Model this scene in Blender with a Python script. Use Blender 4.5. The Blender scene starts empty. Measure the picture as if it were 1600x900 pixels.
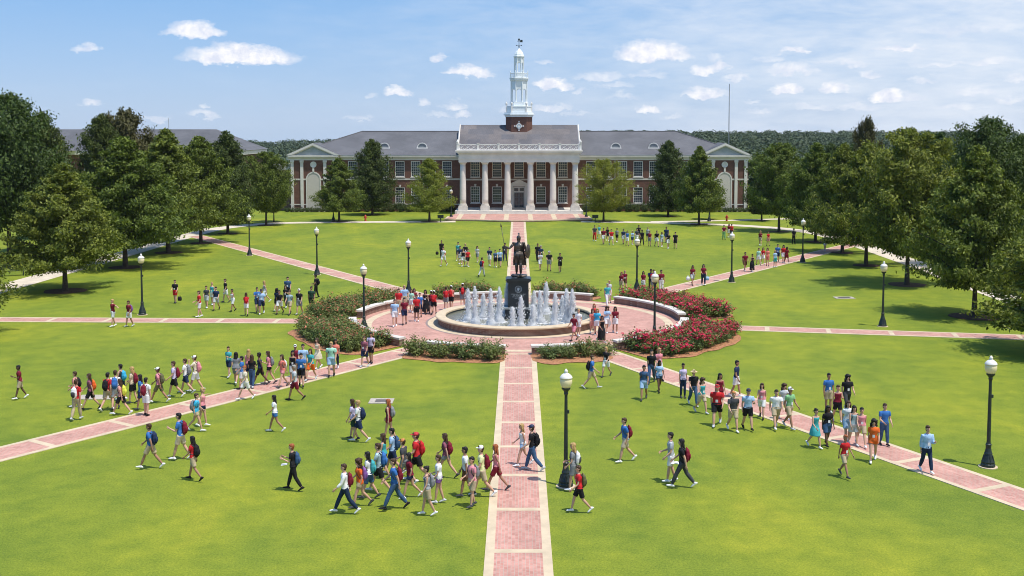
import bpy, bmesh, math, random
import numpy as np
from mathutils import Vector, Matrix, noise as mnoise
R = math.radians
rnd = random.Random(7)
scn = bpy.context.scene
COL = scn.collection

# ------------------------------------------------------------------ camera, sky, sun, exposure
CAM_H = 13.0; FPX = 1780.0; CX = 810.0; CY = 335.0; TH = math.atan(131 / FPX)
cd = bpy.data.cameras.new('camera'); cam = bpy.data.objects.new('camera', cd); COL.objects.link(cam)
cam.location = (0, 0, CAM_H); cam.rotation_euler = (R(90) - TH, 0, 0)
cd.sensor_width = 36; cd.lens = FPX / 1600 * 36
cd.shift_x = (800 - CX) / 1600; cd.shift_y = (CY - 450) / 1600
cd.clip_start = 0.5; cd.clip_end = 20000
scn.camera = cam
scn.view_settings.view_transform = 'Standard'; scn.view_settings.look = 'None'
scn.view_settings.exposure = 0.22; scn.view_settings.gamma = 1.0
scn.view_settings.use_curve_mapping = False
SUN_EL = 70.0; SUN_DIR = Vector((0.80, -0.60))           # horizontal direction towards the sun
sx, sy = SUN_DIR.normalized()
sv = Vector((sx * math.cos(R(SUN_EL)), sy * math.cos(R(SUN_EL)), math.sin(R(SUN_EL))))
sl = bpy.data.lights.new('sun', 'SUN'); sl.energy = 4.0; sl.angle = R(0.53); sl.color = (1.0, 0.955, 0.87)
so = bpy.data.objects.new('sun', sl); COL.objects.link(so); so.location = (40, -30, 80)
so.rotation_euler = sv.to_track_quat('Z', 'Y').to_euler()

w = bpy.data.worlds.new('World'); scn.world = w; w.use_nodes = True
nt = w.node_tree; nt.nodes.clear()
def N(nt, t, **kw):
    n = nt.nodes.new(t)
    for k, v in kw.items(): setattr(n, k, v)
    return n
def setin(nt, sock, v):
    if isinstance(v, bpy.types.NodeSocket): nt.links.new(v, sock)
    elif v is not None: sock.default_value = v
def MA(nt, op, a, b=None, c=None, clamp=False):
    n = nt.nodes.new('ShaderNodeMath'); n.operation = op; n.use_clamp = clamp
    for i, v in enumerate((a, b, c)):
        if v is not None: setin(nt, n.inputs[i], v)
    return n.outputs[0]
def MIX(nt, f, a, b, mode='MIX'):
    n = nt.nodes.new('ShaderNodeMix'); n.data_type = 'RGBA'; n.blend_type = mode
    setin(nt, n.inputs[0], f); setin(nt, n.inputs[6], a); setin(nt, n.inputs[7], b)
    return n.outputs[2]
def RAMP(nt, f, stops, interp='LINEAR'):
    n = nt.nodes.new('ShaderNodeValToRGB'); n.color_ramp.interpolation = interp
    el = n.color_ramp.elements
    while len(el) > 1: el.remove(el[-1])
    for i, (p, c) in enumerate(stops):
        e = el[0] if i == 0 else el.new(p)
        e.position = p; e.color = (*c, 1) if len(c) == 3 else c
    setin(nt, n.inputs[0], f)
    return n.outputs[0]
def NOISE(nt, vec, scale, detail=3, rough=.55, dist=0.0, dims='3D'):
    n = nt.nodes.new('ShaderNodeTexNoise'); n.noise_dimensions = dims
    n.inputs['Scale'].default_value = scale; n.inputs['Detail'].default_value = detail
    n.inputs['Roughness'].default_value = rough; n.inputs['Distortion'].default_value = dist
    if vec is not None: nt.links.new(vec, n.inputs['Vector'])
    return n.outputs['Fac']

SKY_STR = 0.10
sky = N(nt, 'ShaderNodeTexSky', sky_type='NISHITA'); sky.sun_disc = False
sky.sun_elevation = R(SUN_EL); sky.sun_rotation = math.atan2(sx, sy)
sky.altitude = 100; sky.air_density = 1.0; sky.dust_density = 0.6; sky.ozone_density = 2.0
tc = N(nt, 'ShaderNodeTexCoord'); sp = N(nt, 'ShaderNodeSeparateXYZ'); nt.links.new(tc.outputs['Generated'], sp.inputs[0])
az = MA(nt, 'ARCTAN2', sp.outputs[0], sp.outputs[1])
el = MA(nt, 'ARCSINE', sp.outputs[2])
cmb = N(nt, 'ShaderNodeCombineXYZ'); nt.links.new(az, cmb.inputs[0]); nt.links.new(el, cmb.inputs[1])
def warp(scale, amp, detail):
    m = N(nt, 'ShaderNodeMapping'); m.inputs['Scale'].default_value = (1, 1.8, 1); nt.links.new(cmb.outputs[0], m.inputs[0])
    n = N(nt, 'ShaderNodeTexNoise'); n.inputs['Scale'].default_value = scale; n.inputs['Detail'].default_value = detail
    n.inputs['Roughness'].default_value = .62
    nt.links.new(m.outputs[0], n.inputs['Vector'])
    s = N(nt, 'ShaderNodeSeparateColor'); nt.links.new(n.outputs['Color'], s.inputs[0])
    return (MA(nt, 'MULTIPLY', MA(nt, 'SUBTRACT', s.outputs[0], .5), amp),
            MA(nt, 'MULTIPLY', MA(nt, 'SUBTRACT', s.outputs[1], .5), amp * .62))
wx, wy = warp(58.0, 0.030, 6)
azw = MA(nt, 'ADD', az, wx); elw = MA(nt, 'ADD', el, wy)
# the cumulus puffs of the day: azimuth/elevation (degrees) derived from the camera's view of them
CL = [(305, 46, 44, 13, 1), (375, 84, 88, 17, 1.1), (138, 74, 22, 7, .7), (140, 158, 16, 6, .7), (685, 90, 13, 9, .8), (730, 111, 40, 9, .95),
      (620, 141, 20, 8, .9), (662, 157, 12, 6, .7), (713, 164, 22, 7, .7), (727, 177, 14, 7, .7), (318, 177, 28, 7, .6), (316, 163, 8, 5, .6), (248, 184, 20, 5, .6),
      (862, 128, 30, 10, 1), (1018, 79, 56, 19, 1.15), (1105, 108, 24, 9, .9), (1125, 102, 14, 7, .8), (1012, 168, 18, 8, .95), (1106, 145, 32, 8, .95), (1228, 137, 26, 11, 1),
      (1242, 79, 24, 7, .9), (1235, 107, 46, 10, .75), (1302, 137, 22, 9, .95), (1388, 148, 28, 11, 1.05), (1405, 75, 40, 6, .9), (860, 167, 32, 7, .7), (940, 118, 40, 7, .6),
      (1360, 115, 22, 7, .7), (1340, 165, 40, 5, .5), (1520, 143, 30, 6, .6), (1170, 155, 14, 4, .5), (960, 133, 30, 5, .5), (1010, 115, 30, 6, .5), (1590, 120, 20, 8, .6), (1500, 45, 120, 12, .4), (580, 150, 10, 5, .5),
      (1470, 98, 50, 5, .55), (1300, 95, 50, 5, .4), (850, 96, 14, 5, .5), (905, 140, 16, 5, .55), (975, 150, 24, 5, .5), (1050, 180, 20, 4, .5), (1150, 122, 26, 6, .6), (1190, 172, 26, 4, .5), (1270, 168, 30, 5, .55), (1330, 98, 22, 7, .6), (1420, 150, 30, 6, .55), (1445, 125, 26, 6, .6), (1545, 95, 34, 7, .6), (1490, 165, 34, 5, .5), (1575, 155, 28, 6, .6), (690, 178, 22, 4, .5), (560, 185, 26, 4, .45), (795, 172, 18, 5, .55), (900, 178, 22, 4, .5), (1120, 90, 16, 6, .5), (1205, 92, 20, 5, .5)]
mask = None
def dirof(u, v):
    xc = (u - CX) / FPX; yc = -(v - CY) / FPX
    d = Vector((xc, math.cos(TH) + yc * math.sin(TH), -math.sin(TH) + yc * math.cos(TH))).normalized()
    return math.atan2(d.x, d.y), math.asin(d.z)
for (u, v, wd, ht, amp) in CL:
    a0, e0 = dirof(u, v); a1, e1 = dirof(u + wd, v - ht)
    dx = MA(nt, 'MULTIPLY', MA(nt, 'SUBTRACT', azw, a0), 1 / (a1 - a0) / 1.15)
    dy0 = MA(nt, 'SUBTRACT', elw, e0 - (e1 - e0) * .5)
    up = MA(nt, 'MULTIPLY', MA(nt, 'MAXIMUM', dy0, 0), 1 / (e1 - e0) / 1.55)
    dn = MA(nt, 'MULTIPLY', MA(nt, 'MINIMUM', dy0, 0), 1 / (e1 - e0) / .62)
    dy = MA(nt, 'ADD', up, dn)
    dd = MA(nt, 'ADD', MA(nt, 'MULTIPLY', dx, dx), MA(nt, 'MULTIPLY', dy, dy))
    m = MA(nt, 'MULTIPLY', MA(nt, 'SUBTRACT', 1.0, dd), 1.3 * amp, clamp=True)
    m = MA(nt, 'MULTIPLY', m, min(1, .35 + .62 * amp))
    mask = m if mask is None else MA(nt, 'MAXIMUM', mask, m)
# thin streaky high cloud, denser towards the east and the horizon
ms = N(nt, 'ShaderNodeMapping'); ms.inputs['Scale'].default_value = (1, 4.2, 1); nt.links.new(cmb.outputs[0], ms.inputs[0])
st = NOISE(nt, ms.outputs[0], 9.0, 7, .62, .4)
st2 = NOISE(nt, ms.outputs[0], 26.0, 6, .6, .3)
thin = MA(nt, 'ADD', MA(nt, 'MULTIPLY', st, .65), MA(nt, 'MULTIPLY', st2, .35))
east = MA(nt, 'MULTIPLY', MA(nt, 'ADD', az, .24), 1.8, clamp=True)
thin = MA(nt, 'MULTIPLY', MA(nt, 'SUBTRACT', MA(nt, 'ADD', thin, MA(nt, 'MULTIPLY', east, .26)), .50), 2.8, clamp=True)
thin = MA(nt, 'MULTIPLY', thin, MA(nt, 'ADD', MA(nt, 'MULTIPLY', east, .75), .10), clamp=True)
elf = MA(nt, 'MULTIPLY', el, 1 / R(14), clamp=True)
blue = RAMP(nt, elf, [(0, (4.3, 5.7, 7.9)), (.22, (3.2, 5.0, 7.9)), (.55, (1.8, 4.1, 7.8)), (1.0, (.75, 3.0, 7.1))])
east_tint = MIX(nt, MA(nt, 'MULTIPLY', east, .35), blue, (3.9, 5.3, 7.6, 1))
skyc = MIX(nt, .80, sky.outputs[0], east_tint)
c1 = MIX(nt, thin, skyc, (7.2, 7.7, 8.5, 1))
puffn = NOISE(nt, cmb.outputs[0], 95.0, 5, .6)
puffc = MIX(nt, RAMP(nt, puffn, [(.35, (0, 0, 0)), (.65, (1, 1, 1))]), (6.6, 7.0, 8.2, 1), (9.2, 9.1, 9.2, 1))
c2 = MIX(nt, mask, c1, puffc)
bg = N(nt, 'ShaderNodeBackground'); bg.inputs['Strength'].default_value = SKY_STR
wo = N(nt, 'ShaderNodeOutputWorld'); nt.links.new(c2, bg.inputs[0]); nt.links.new(bg.outputs[0], wo.inputs[0])

scn.cycles.filter_width = 1.0
# ------------------------------------------------------------------ pixel -> ground point (only used to survey where things stand)
def G(u, v, z=0.0):
    xc = (u - CX) / FPX; yc = -(v - CY) / FPX
    dx = xc; dy = math.cos(TH) + yc * math.sin(TH); dz = -math.sin(TH) + yc * math.cos(TH)
    t = (z - CAM_H) / dz
    return dx * t, dy * t
def ZAT(v, y):      # height of something seen at row v when it stands at distance y
    yc = -(v - CY) / FPX
    dy = math.cos(TH) + yc * math.sin(TH); dz = -math.sin(TH) + yc * math.cos(TH)
    return CAM_H + dz / dy * y

# ------------------------------------------------------------------ materials
def new_mat(name, rough=.7, spec=.3):
    m = bpy.data.materials.new(name); m.use_nodes = True
    nt = m.node_tree; b = nt.nodes['Principled BSDF']
    b.inputs['Roughness'].default_value = rough; b.inputs['Specular IOR Level'].default_value = spec
    return m, nt, b
def obj_coord(nt):
    return nt.nodes.new('ShaderNodeTexCoord').outputs['Object']
def bump(nt, b, h, dist=.02, strength=.5):
    n = nt.nodes.new('ShaderNodeBump'); n.inputs['Strength'].default_value = strength; n.inputs['Distance'].default_value = dist
    nt.links.new(h, n.inputs['Height']); nt.links.new(n.outputs[0], b.inputs['Normal'])
MATS = {}
def plain(name, c, rough=.7, var=.18, scale=6.0, metallic=0.0, spec=.3, bmp=0.0):
    if name in MATS: return MATS[name]
    m, nt, b = new_mat(name, rough, spec)
    n = NOISE(nt, obj_coord(nt), scale, 4)
    lo = tuple(max(0, x * (1 - var)) for x in c); hi = tuple(min(1, x * (1 + var)) for x in c)
    nt.links.new(RAMP(nt, n, [(.3, lo), (.7, hi)]), b.inputs['Base Color'])
    b.inputs['Metallic'].default_value = metallic
    if bmp: bump(nt, b, n, bmp)
    MATS[name] = m
    return m
def brick_mat(name, c1, c2, mortar, scale=1.0, bw=.22, bh=.075, axis='XZ', stain=.35, msize=.012, sub=None):
    m, nt, b = new_mat(name, .85, .2)
    oc = obj_coord(nt); s = N(nt, 'ShaderNodeSeparateXYZ'); nt.links.new(oc, s.inputs[0])
    c = N(nt, 'ShaderNodeCombineXYZ')
    if axis == 'XZ':
        nt.links.new(MA(nt, 'ADD', s.outputs[0], s.outputs[1]), c.inputs[0]); nt.links.new(s.outputs[2], c.inputs[1])
    else:
        nt.links.new(s.outputs[0], c.inputs[0]); nt.links.new(s.outputs[1], c.inputs[1])
    t = N(nt, 'ShaderNodeTexBrick'); nt.links.new(c.outputs[0], t.inputs[0])
    t.inputs['Scale'].default_value = scale; t.inputs['Brick Width'].default_value = bw; t.inputs['Row Height'].default_value = bh
    t.inputs['Mortar Size'].default_value = msize; t.inputs['Color1'].default_value = (*c1, 1); t.inputs['Color2'].default_value = (*c2, 1)
    t.inputs['Mortar'].default_value = (*mortar, 1); t.inputs['Bias'].default_value = 0
    n = NOISE(nt, oc, .7, 6, .65); n2 = NOISE(nt, oc, 5.0, 3)
    f = MA(nt, 'ADD', MA(nt, 'MULTIPLY', n, .7), MA(nt, 'MULTIPLY', n2, .3))
    g = RAMP(nt, f, [(.3, (1 - stain,) * 3), (.62, (1.1, 1.1, 1.1))])
    nt.links.new(MIX(nt, 1.0, t.outputs[0], g, 'MULTIPLY'), b.inputs['Base Color'])
    MATS[name] = m
    return m
M_WALL = brick_mat('brick_wall', (.180, .070, .050), (.120, .049, .038), (.18, .12, .095), stain=.3)
M_LOWBRICK = brick_mat('low_wall_brick', (.24, .12, .09), (.18, .085, .065), (.33, .27, .22))
M_PAVE = brick_mat('paving_brick', (.46, .215, .175), (.56, .295, .245), (.46, .34, .28), bw=.22, bh=.11, axis='XY', stain=.30, msize=.010)
M_CREAM = plain('cream_concrete', (.56, .45, .315), .85, .13, 1.6)
M_WALK = plain('walk_concrete', (.60, .52, .42), .9, .14, .9)
M_STONE = plain('pale_cast_stone', (.60, .56, .51), .8, .12, 1.5)
M_WHITE = plain('white_paint', (.72, .695, .665), .6, .10, .8)
M_OFFW = plain('offwhite_trim', (.70, .66, .61), .6, .08, 1.0)
M_LEAD = plain('tower_white', (.74, .78, .80), .5, .05, 1.0)
M_IRON = plain('dark_green_iron', (.012, .022, .022), .45, .3, 9.0, spec=.5)
M_BRONZE = plain('weathered_bronze', (.10, .085, .075), .42, .45, 3.5, metallic=.65, spec=.5, bmp=.03)
M_GRANITE = plain('black_granite', (.016, .022, .028), .28, .3, 30.0, spec=.5)
M_MULCH = plain('pine_straw', (.36, .17, .085), .95, .45, 7.0, bmp=.06)
M_DMULCH = plain('dark_bark_mulch', (.085, .048, .030), .95, .45, 6.0, bmp=.06)
M_BARK = plain('tree_bark', (.065, .050, .038), .9, .4, 6.0, bmp=.05)
M_GREYMETAL = plain('grey_metal', (.30, .31, .32), .5, .15, 6.0, metallic=.6)
M_RED = plain('hydrant_red', (.45, .06, .04), .5, .15, 6.0)
M_SLOT = plain('dark_opening', (.02, .02, .02), .8, .1)
M_TYMP = plain('tympanum_panel', (.34, .38, .39), .7, .08, 1.5)

def roof_mat(name, a, bcol, patch=0.0):
    m, nt, b = new_mat(name, .75, .35)
    oc = obj_coord(nt)
    s = N(nt, 'ShaderNodeSeparateXYZ'); nt.links.new(oc, s.inputs[0])
    c = N(nt, 'ShaderNodeCombineXYZ'); nt.links.new(s.outputs[0], c.inputs[0]); nt.links.new(MA(nt, 'MULTIPLY', s.outputs[2], 2.3), c.inputs[1])
    t = N(nt, 'ShaderNodeTexBrick'); nt.links.new(c.outputs[0], t.inputs[0]); t.inputs['Scale'].default_value = 1
    t.inputs['Brick Width'].default_value = .35; t.inputs['Row Height'].default_value = .25; t.inputs['Mortar Size'].default_value = .02
    t.inputs['Color1'].default_value = (*a, 1); t.inputs['Color2'].default_value = (*bcol, 1); t.inputs['Mortar'].default_value = tuple(x * .6 for x in a) + (1,)
    col = t.outputs[0]
    n = NOISE(nt, oc, .25, 5, .6)
    col = MIX(nt, 1.0, col, RAMP(nt, n, [(.35, (.82,) * 3), (.65, (1.12,) * 3)]), 'MULTIPLY')
    if patch:
        t2 = N(nt, 'ShaderNodeTexBrick'); nt.links.new(c.outputs[0], t2.inputs[0]); t2.inputs['Scale'].default_value = 1
        t2.inputs['Brick Width'].default_value = 2.1; t2.inputs['Row Height'].default_value = 1.9; t2.inputs['Mortar Size'].default_value = 0
        t2.inputs['Color1'].default_value = (1.35, 1.22, 1.12, 1); t2.inputs['Color2'].default_value = (.82, .85, .92, 1)
        t2.offset = .37
        col = MIX(nt, patch, col, MIX(nt, 1.0, col, t2.outputs[0], 'MULTIPLY'))
    nt.links.new(col, b.inputs['Base Color'])
    return m
M_SLATE = roof_mat('grey_slate', (.135, .134, .146), (.112, .112, .124))
M_SLATE2 = roof_mat('patched_slate', (.15, .142, .148), (.125, .12, .128), .8)

m, nt_, b = new_mat('window_glass', .08, .6); M_GLASS = m
n = NOISE(nt_, obj_coord(nt_), .6, 2)
nt_.links.new(RAMP(nt_, n, [(.35, (.020, .028, .042)), (.65, (.06, .075, .10))]), b.inputs['Base Color'])

def grass_mat():
    m, nt, b = new_mat('lawn_grass', .85, .15)
    geo = N(nt, 'ShaderNodeNewGeometry'); p = geo.outputs['Position']
    mp = N(nt, 'ShaderNodeMapping'); mp.inputs['Scale'].default_value = (1, .55, 1); nt.links.new(p, mp.inputs[0])
    big = NOISE(nt, mp.outputs[0], .16, 4, .6, .6)
    mid = NOISE(nt, p, .9, 5, .65)
    fine = NOISE(nt, p, 14.0, 4, .7); vfine = NOISE(nt, p, 55.0, 2, .6)
    base = RAMP(nt, big, [(.30, (.145, .200, .025)), (.46, (.185, .232, .027)), (.62, (.235, .268, .027)), (.78, (.300, .300, .032))])
    c = MIX(nt, 1.0, base, RAMP(nt, mid, [(.3, (.74, .82, .82)), (.7, (1.18, 1.13, 1.05))]), 'MULTIPLY')
    c = MIX(nt, 1.0, c, RAMP(nt, fine, [(.3, (.62, .70, .62)), (.7, (1.34, 1.26, 1.25))]), 'MULTIPLY')
    c = MIX(nt, 1.0, c, RAMP(nt, vfine, [(.3, (.62, .68, .62)), (.7, (1.34, 1.28, 1.3))]), 'MULTIPLY')
    nt.links.new(c, b.inputs['Base Color'])
    h = MA(nt, 'ADD', MA(nt, 'MULTIPLY', fine, .6), MA(nt, 'MULTIPLY', vfine, .4))
    bump(nt, b, h, .05, .6)
    return m
M_GRASS = grass_mat()

def leaf_mat(name, dark, light, trans=.25, hue_scale=.9):
    m, nt, b = new_mat(name, .6, .25)
    geo = N(nt, 'ShaderNodeNewGeometry')
    isl = geo.outputs['Random Per Island']
    n = NOISE(nt, obj_coord(nt), hue_scale, 3)
    oi = N(nt, 'ShaderNodeObjectInfo')
    f = MA(nt, 'ADD', MA(nt, 'MULTIPLY', isl, .5), MA(nt, 'MULTIPLY', n, .5))
    c = RAMP(nt, f, [(.15, dark), (.8, light)])
    c = MIX(nt, 1.0, c, RAMP(nt, oi.outputs['Random'], [(0, (.82, .90, .9)), (1, (1.18, 1.08, 1.0))]), 'MULTIPLY')
    nt.links.new(c, b.inputs['Base Color'])
    tr = N(nt, 'ShaderNodeBsdfTranslucent'); nt.links.new(MIX(nt, 1.0, c, (1.3, 1.4, .6, 1), 'MULTIPLY'), tr.inputs[0])
    mx = N(nt, 'ShaderNodeMixShader'); mx.inputs[0].default_value = trans
    nt.links.new(b.outputs[0], mx.inputs[1]); nt.links.new(tr.outputs[0], mx.inputs[2])
    nt.links.new(mx.outputs[0], nt.nodes['Material Output'].inputs[0])
    return m
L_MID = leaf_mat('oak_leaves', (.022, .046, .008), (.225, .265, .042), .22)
L_BACK = leaf_mat('darker_back_row_leaves', (.014, .034, .008), (.095, .140, .026), .16)  # leaf colour darkened for the second rows, so front crowns stand out
L_DARK = leaf_mat('dark_leaves', (.015, .032, .008), (.105, .140, .030), .16)
L_BRIGHT = leaf_mat('young_leaves', (.12, .15, .02), (.27, .29, .045), .3)
L_GOLD = leaf_mat('magnolia_leaves', (.040, .040, .012), (.115, .105, .035), .12)
L_BUSH = leaf_mat('rose_leaves', (.070, .105, .030), (.20, .24, .075), .2, 2.5)
L_HEDGE = leaf_mat('hedge_leaves', (.035, .055, .018), (.10, .13, .035), .15, 2.0)
L_WOOD = leaf_mat('far_wood_leaves', (.022, .042, .022), (.105, .130, .058), .15, .03)
def petal(name, a, c_):
    m, nt, b = new_mat(name, .6, .2)
    geo = N(nt, 'ShaderNodeNewGeometry')
    nt.links.new(RAMP(nt, geo.outputs['Random Per Island'], [(0, a), (1, c_)]), b.inputs['Base Color'])
    return m
P_CRIM = petal('crimson_petals', (.36, .008, .035), (.66, .035, .10))
P_CORAL = petal('coral_petals', (.38, .07, .045), (.62, .22, .14))

# ------------------------------------------------------------------ mesh helpers
class MB:
    def __init__(s): s.v = []; s.f = []; s.m = []; s.mi = 0
    def vert(s, p): s.v.append(tuple(p)); return len(s.v) - 1
    def face(s, idx): s.f.append(tuple(int(q) for q in idx)); s.m.append(s.mi)
    def box(s, x0, x1, y0, y1, z0, z1):
        i = len(s.v)
        for z in (z0, z1):
            for (x, y) in ((x0, y0), (x1, y0), (x1, y1), (x0, y1)): s.v.append((x, y, z))
        for q in ((3, 2, 1, 0), (4, 5, 6, 7), (0, 1, 5, 4), (1, 2, 6, 5), (2, 3, 7, 6), (3, 0, 4, 7)):
            s.face([i + k for k in q])
    def cbox(s, c, d): s.box(c[0] - d[0] / 2, c[0] + d[0] / 2, c[1] - d[1] / 2, c[1] + d[1] / 2, c[2] - d[2] / 2, c[2] + d[2] / 2)
    def prism(s, pts, z0, z1):
        n = len(pts); i = len(s.v)
        for z in (z0, z1):
            for p in pts: s.v.append((p[0], p[1], z))
        s.face([i + k for k in range(n)][::-1]); s.face([i + n + k for k in range(n)])
        for k in range(n): k2 = (k + 1) % n; s.face([i + k, i + k2, i + n + k2, i + n + k])
    def lathe(s, prof, n=16, c=(0, 0), rot=0.0, cap=True):
        i = len(s.v)
        for (r, z) in prof:
            for k in range(n):
                a = 2 * math.pi * k / n + rot
                s.v.append((c[0] + r * math.cos(a), c[1] + r * math.sin(a), z))
        for j in range(len(prof) - 1):
            for k in range(n):
                k2 = (k + 1) % n
                s.face([i + j * n + k, i + j * n + k2, i + (j + 1) * n + k2, i + (j + 1) * n + k])
        if cap:
            s.face([i + k for k in range(n)][::-1]); s.face([i + (len(prof) - 1) * n + k for k in range(n)])
    def tube(s, pts, rad, n=8, ref=None, rad2=None, round_ends=False):
        P = [Vector(p) for p in pts]
        if not hasattr(rad, '__len__'): rad = [rad] * len(P)
        rad = list(rad); r2 = list(rad2) if rad2 is not None else list(rad)
        if round_ends:
            d0 = (P[0] - P[1]).normalized(); d1 = (P[-1] - P[-2]).normalized()
            P = [P[0] + d0 * rad[0] * .8] + P + [P[-1] + d1 * rad[-1] * .8]
            rad = [rad[0] * .45] + rad + [rad[-1] * .45]; r2 = [r2[0] * .45] + r2 + [r2[-1] * .45]
        i = len(s.v)
        for j, p in enumerate(P):
            d = (P[min(j + 1, len(P) - 1)] - P[max(j - 1, 0)])
            d = d.normalized() if d.length > 1e-9 else Vector((0, 0, 1))
            rf = Vector(ref) if ref is not None else (Vector((1, 0, 0)) if abs(d.x) < .9 else Vector((0, 1, 0)))
            u = (rf - d * rf.dot(d)).normalized(); v = d.cross(u)
            for k in range(n):
                a = 2 * math.pi * k / n
                s.v.append(tuple(p + u * rad[j] * math.cos(a) + v * r2[j] * math.sin(a)))
        for j in range(len(P) - 1):
            for k in range(n):
                k2 = (k + 1) % n
                s.face([i + j * n + k, i + j * n + k2, i + (j + 1) * n + k2, i + (j + 1) * n + k])
        s.face([i + k for k in range(n)][::-1]); s.face([i + (len(P) - 1) * n + k for k in range(n)])
    def ell(s, c, r, n=10, m=7):
        i = len(s.v)
        s.v.append((c[0], c[1], c[2] - r[2]))
        for j in range(1, m):
            ph = math.pi * j / m
            for k in range(n):
                a = 2 * math.pi * k / n
                s.v.append((c[0] + r[0] * math.sin(ph) * math.cos(a), c[1] + r[1] * math.sin(ph) * math.sin(a), c[2] - r[2] * math.cos(ph)))
        s.v.append((c[0], c[1], c[2] + r[2])); t = len(s.v) - 1
        for k in range(n):
            k2 = (k + 1) % n
            s.face([i, i + 1 + k2, i + 1 + k])
            for j in range(m - 2): a = i + 1 + j * n; s.face([a + k, a + k2, a + n + k2, a + n + k])
            a = i + 1 + (m - 2) * n; s.face([a + k, a + k2, t])
    def mesh(s, name, mats, smooth=False):
        me = bpy.data.meshes.new(name); me.from_pydata(s.v, [], s.f)
        for m in (mats if isinstance(mats, (list, tuple)) else [mats]): me.materials.append(m)
        if any(s.m): me.polygons.foreach_set('material_index', s.m)
        if smooth: me.polygons.foreach_set('use_smooth', [True] * len(s.f))
        me.update(); return me
    def build(s, name, mats, parent=None, smooth=False, recalc=False):
        me = s.mesh(name, mats, smooth)
        if recalc:
            bm = bmesh.new(); bm.from_mesh(me); bmesh.ops.recalc_face_normals(bm, faces=bm.faces); bm.to_mesh(me); bm.free()
        return link(name, me, parent)
def link(name, me, parent=None, loc=None, rz=0.0, scale=None):
    o = bpy.data.objects.new(name, me); COL.objects.link(o)
    if parent: o.parent = parent
    if loc is not None: o.location = loc
    if rz: o.rotation_euler = (0, 0, rz)
    if scale is not None: o.scale = scale if hasattr(scale, '__len__') else (scale,) * 3
    return o
def tag(o, label=None, cat=None, group=None, kind=None):
    if label: o['label'] = label
    if cat: o['category'] = cat
    if group: o['group'] = group
    if kind: o['kind'] = kind
    return o
def empty(name, loc=(0, 0, 0), rz=0.0, scale=None):
    return link(name, None, None, loc, rz, scale)
def copy_obj(o, parent=None):
    c = o.copy(); COL.objects.link(c); c.parent = parent
    return c
def copy_tree(o, parent=None):
    c = copy_obj(o, parent)
    for ch in list(o.children): copy_tree(ch, c)
    return c
def nz(x, y, z=0, s=1.0): return mnoise.noise(Vector((x * s, y * s, z * s)))

# ------------------------------------------------------------------ ground
def lerp(a, b, t): return a + (b - a) * t
def sstep(a, b, x):
    t = max(0, min(1, (x - a) / (b - a))); return t * t * (3 - 2 * t)
mb = MB(); mb.v = [(-260, -60, 0), (260, -60, 0), (260, 222, 0), (-260, 222, 0)]; mb.f = [(0, 1, 2, 3)]; mb.m = [0]
tag(mb.build('lawn', M_GRASS), kind='structure')
def terr(x, y):
    down = -9 * sstep(222, 300, y)
    u = x / max(y, 1)
    crest = lerp(-5.5, 4.6, sstep(-.22, .12, u)) + 2.6 * nz(x * .0045, y * .0016, 3.3) + 1.2 * nz(x * .015, 1.1, .4)
    up = sstep(330, 1150, y) * (crest + 9)
    far = -sstep(1220, 2600, y) * 120
    return down + up + far - .05
ys = [222, 235, 250, 270, 300, 340, 400, 480, 580, 700, 820, 950, 1080, 1180, 1260, 1350, 1500, 1800, 2200, 2800]
mb = MB(); nx = 60
for y in ys:
    for i in range(nx + 1):
        x = (i / nx * 2 - 1) * (260 + (y - 222) * 1.1)
        mb.vert((x, y, terr(x, y) if y > 222 else 0.0))
for j in range(len(ys) - 1):
    for i in range(nx): a = j * (nx + 1) + i; mb.face((a, a + 1, a + nx + 2, a + nx + 1))
M_FLOOR = plain('forest_floor', (.035, .055, .025), .95, .3, .05)
tag(mb.build('hills', M_FLOOR, smooth=True), kind='structure')

# ------------------------------------------------------------------ paths (sheets about 4 mm apart)
CY0 = 76.7; RP = 10.95
def strip(p, q, wid, name, mat, z):
    p = Vector(p); q = Vector(q); d = (q - p).normalized(); n_ = Vector((-d.y, d.x)) * wid / 2
    return [(p + n_)[:], (p - n_)[:], (q - n_)[:], (q + n_)[:]]
def walkway(pts, wid, edge=.24, band=3.9, z=.020, first=1.5):
    """brick path with cream kerb edging and cross bands, from pts[0] to pts[1]"""
    p = Vector(pts[0]); q = Vector(pts[1]); L = (q - p).length; d = (q - p) / L; ang = math.atan2(d.y, d.x)
    def T(a, b): return (a, b)
    base = empty('path', (p.x, p.y, 0), ang)
    tag(base, kind='structure')
    e = MB()
    e.box(0, L, wid / 2 - edge, wid / 2, -.2, z + .004); e.box(0, L, -wid / 2, -wid / 2 + edge, -.2, z + .004)
    e.build('path_edging', M_CREAM, base)
    b = MB(); b.box(0, L, -wid / 2 + edge, wid / 2 - edge, -.2, z); b.build('paving', M_PAVE, base)
    c = MB(); s_ = first
    while s_ < L - .3:
        c.box(s_, s_ + .30, -wid / 2 + edge, wid / 2 - edge, -.1, z + .004); s_ += band
    c.build('path_band', M_CREAM, base)
    return base
C0 = Vector((0, CY0))
def away(pt, r): # a point at radius r from the plaza centre towards pt
    d = (Vector(pt) - C0); return (C0 + d.normalized() * r)[:]
RO = 10.9
walkway(((0, CY0 - RO), (0, 20)), 2.06, .29, first=.05)
walkway(((0, CY0 + RO), (0, 162.2)), 2.06, .29, first=2)
def path_to(near, far, ext=1.0, wid=2.0, first=1.6):
    near = Vector(near); far = Vector(far); d = (far - near).normalized()
    # start where the line meets the plaza disc
    f = near - C0; b_ = f.dot(d); c_ = f.dot(f) - RO * RO; t = -b_ + math.sqrt(max(0, b_ * b_ - c_))
    s_ = near + d * t; e_ = far + d * ext
    return walkway((s_[:], e_[:]), wid, first=first)
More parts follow.
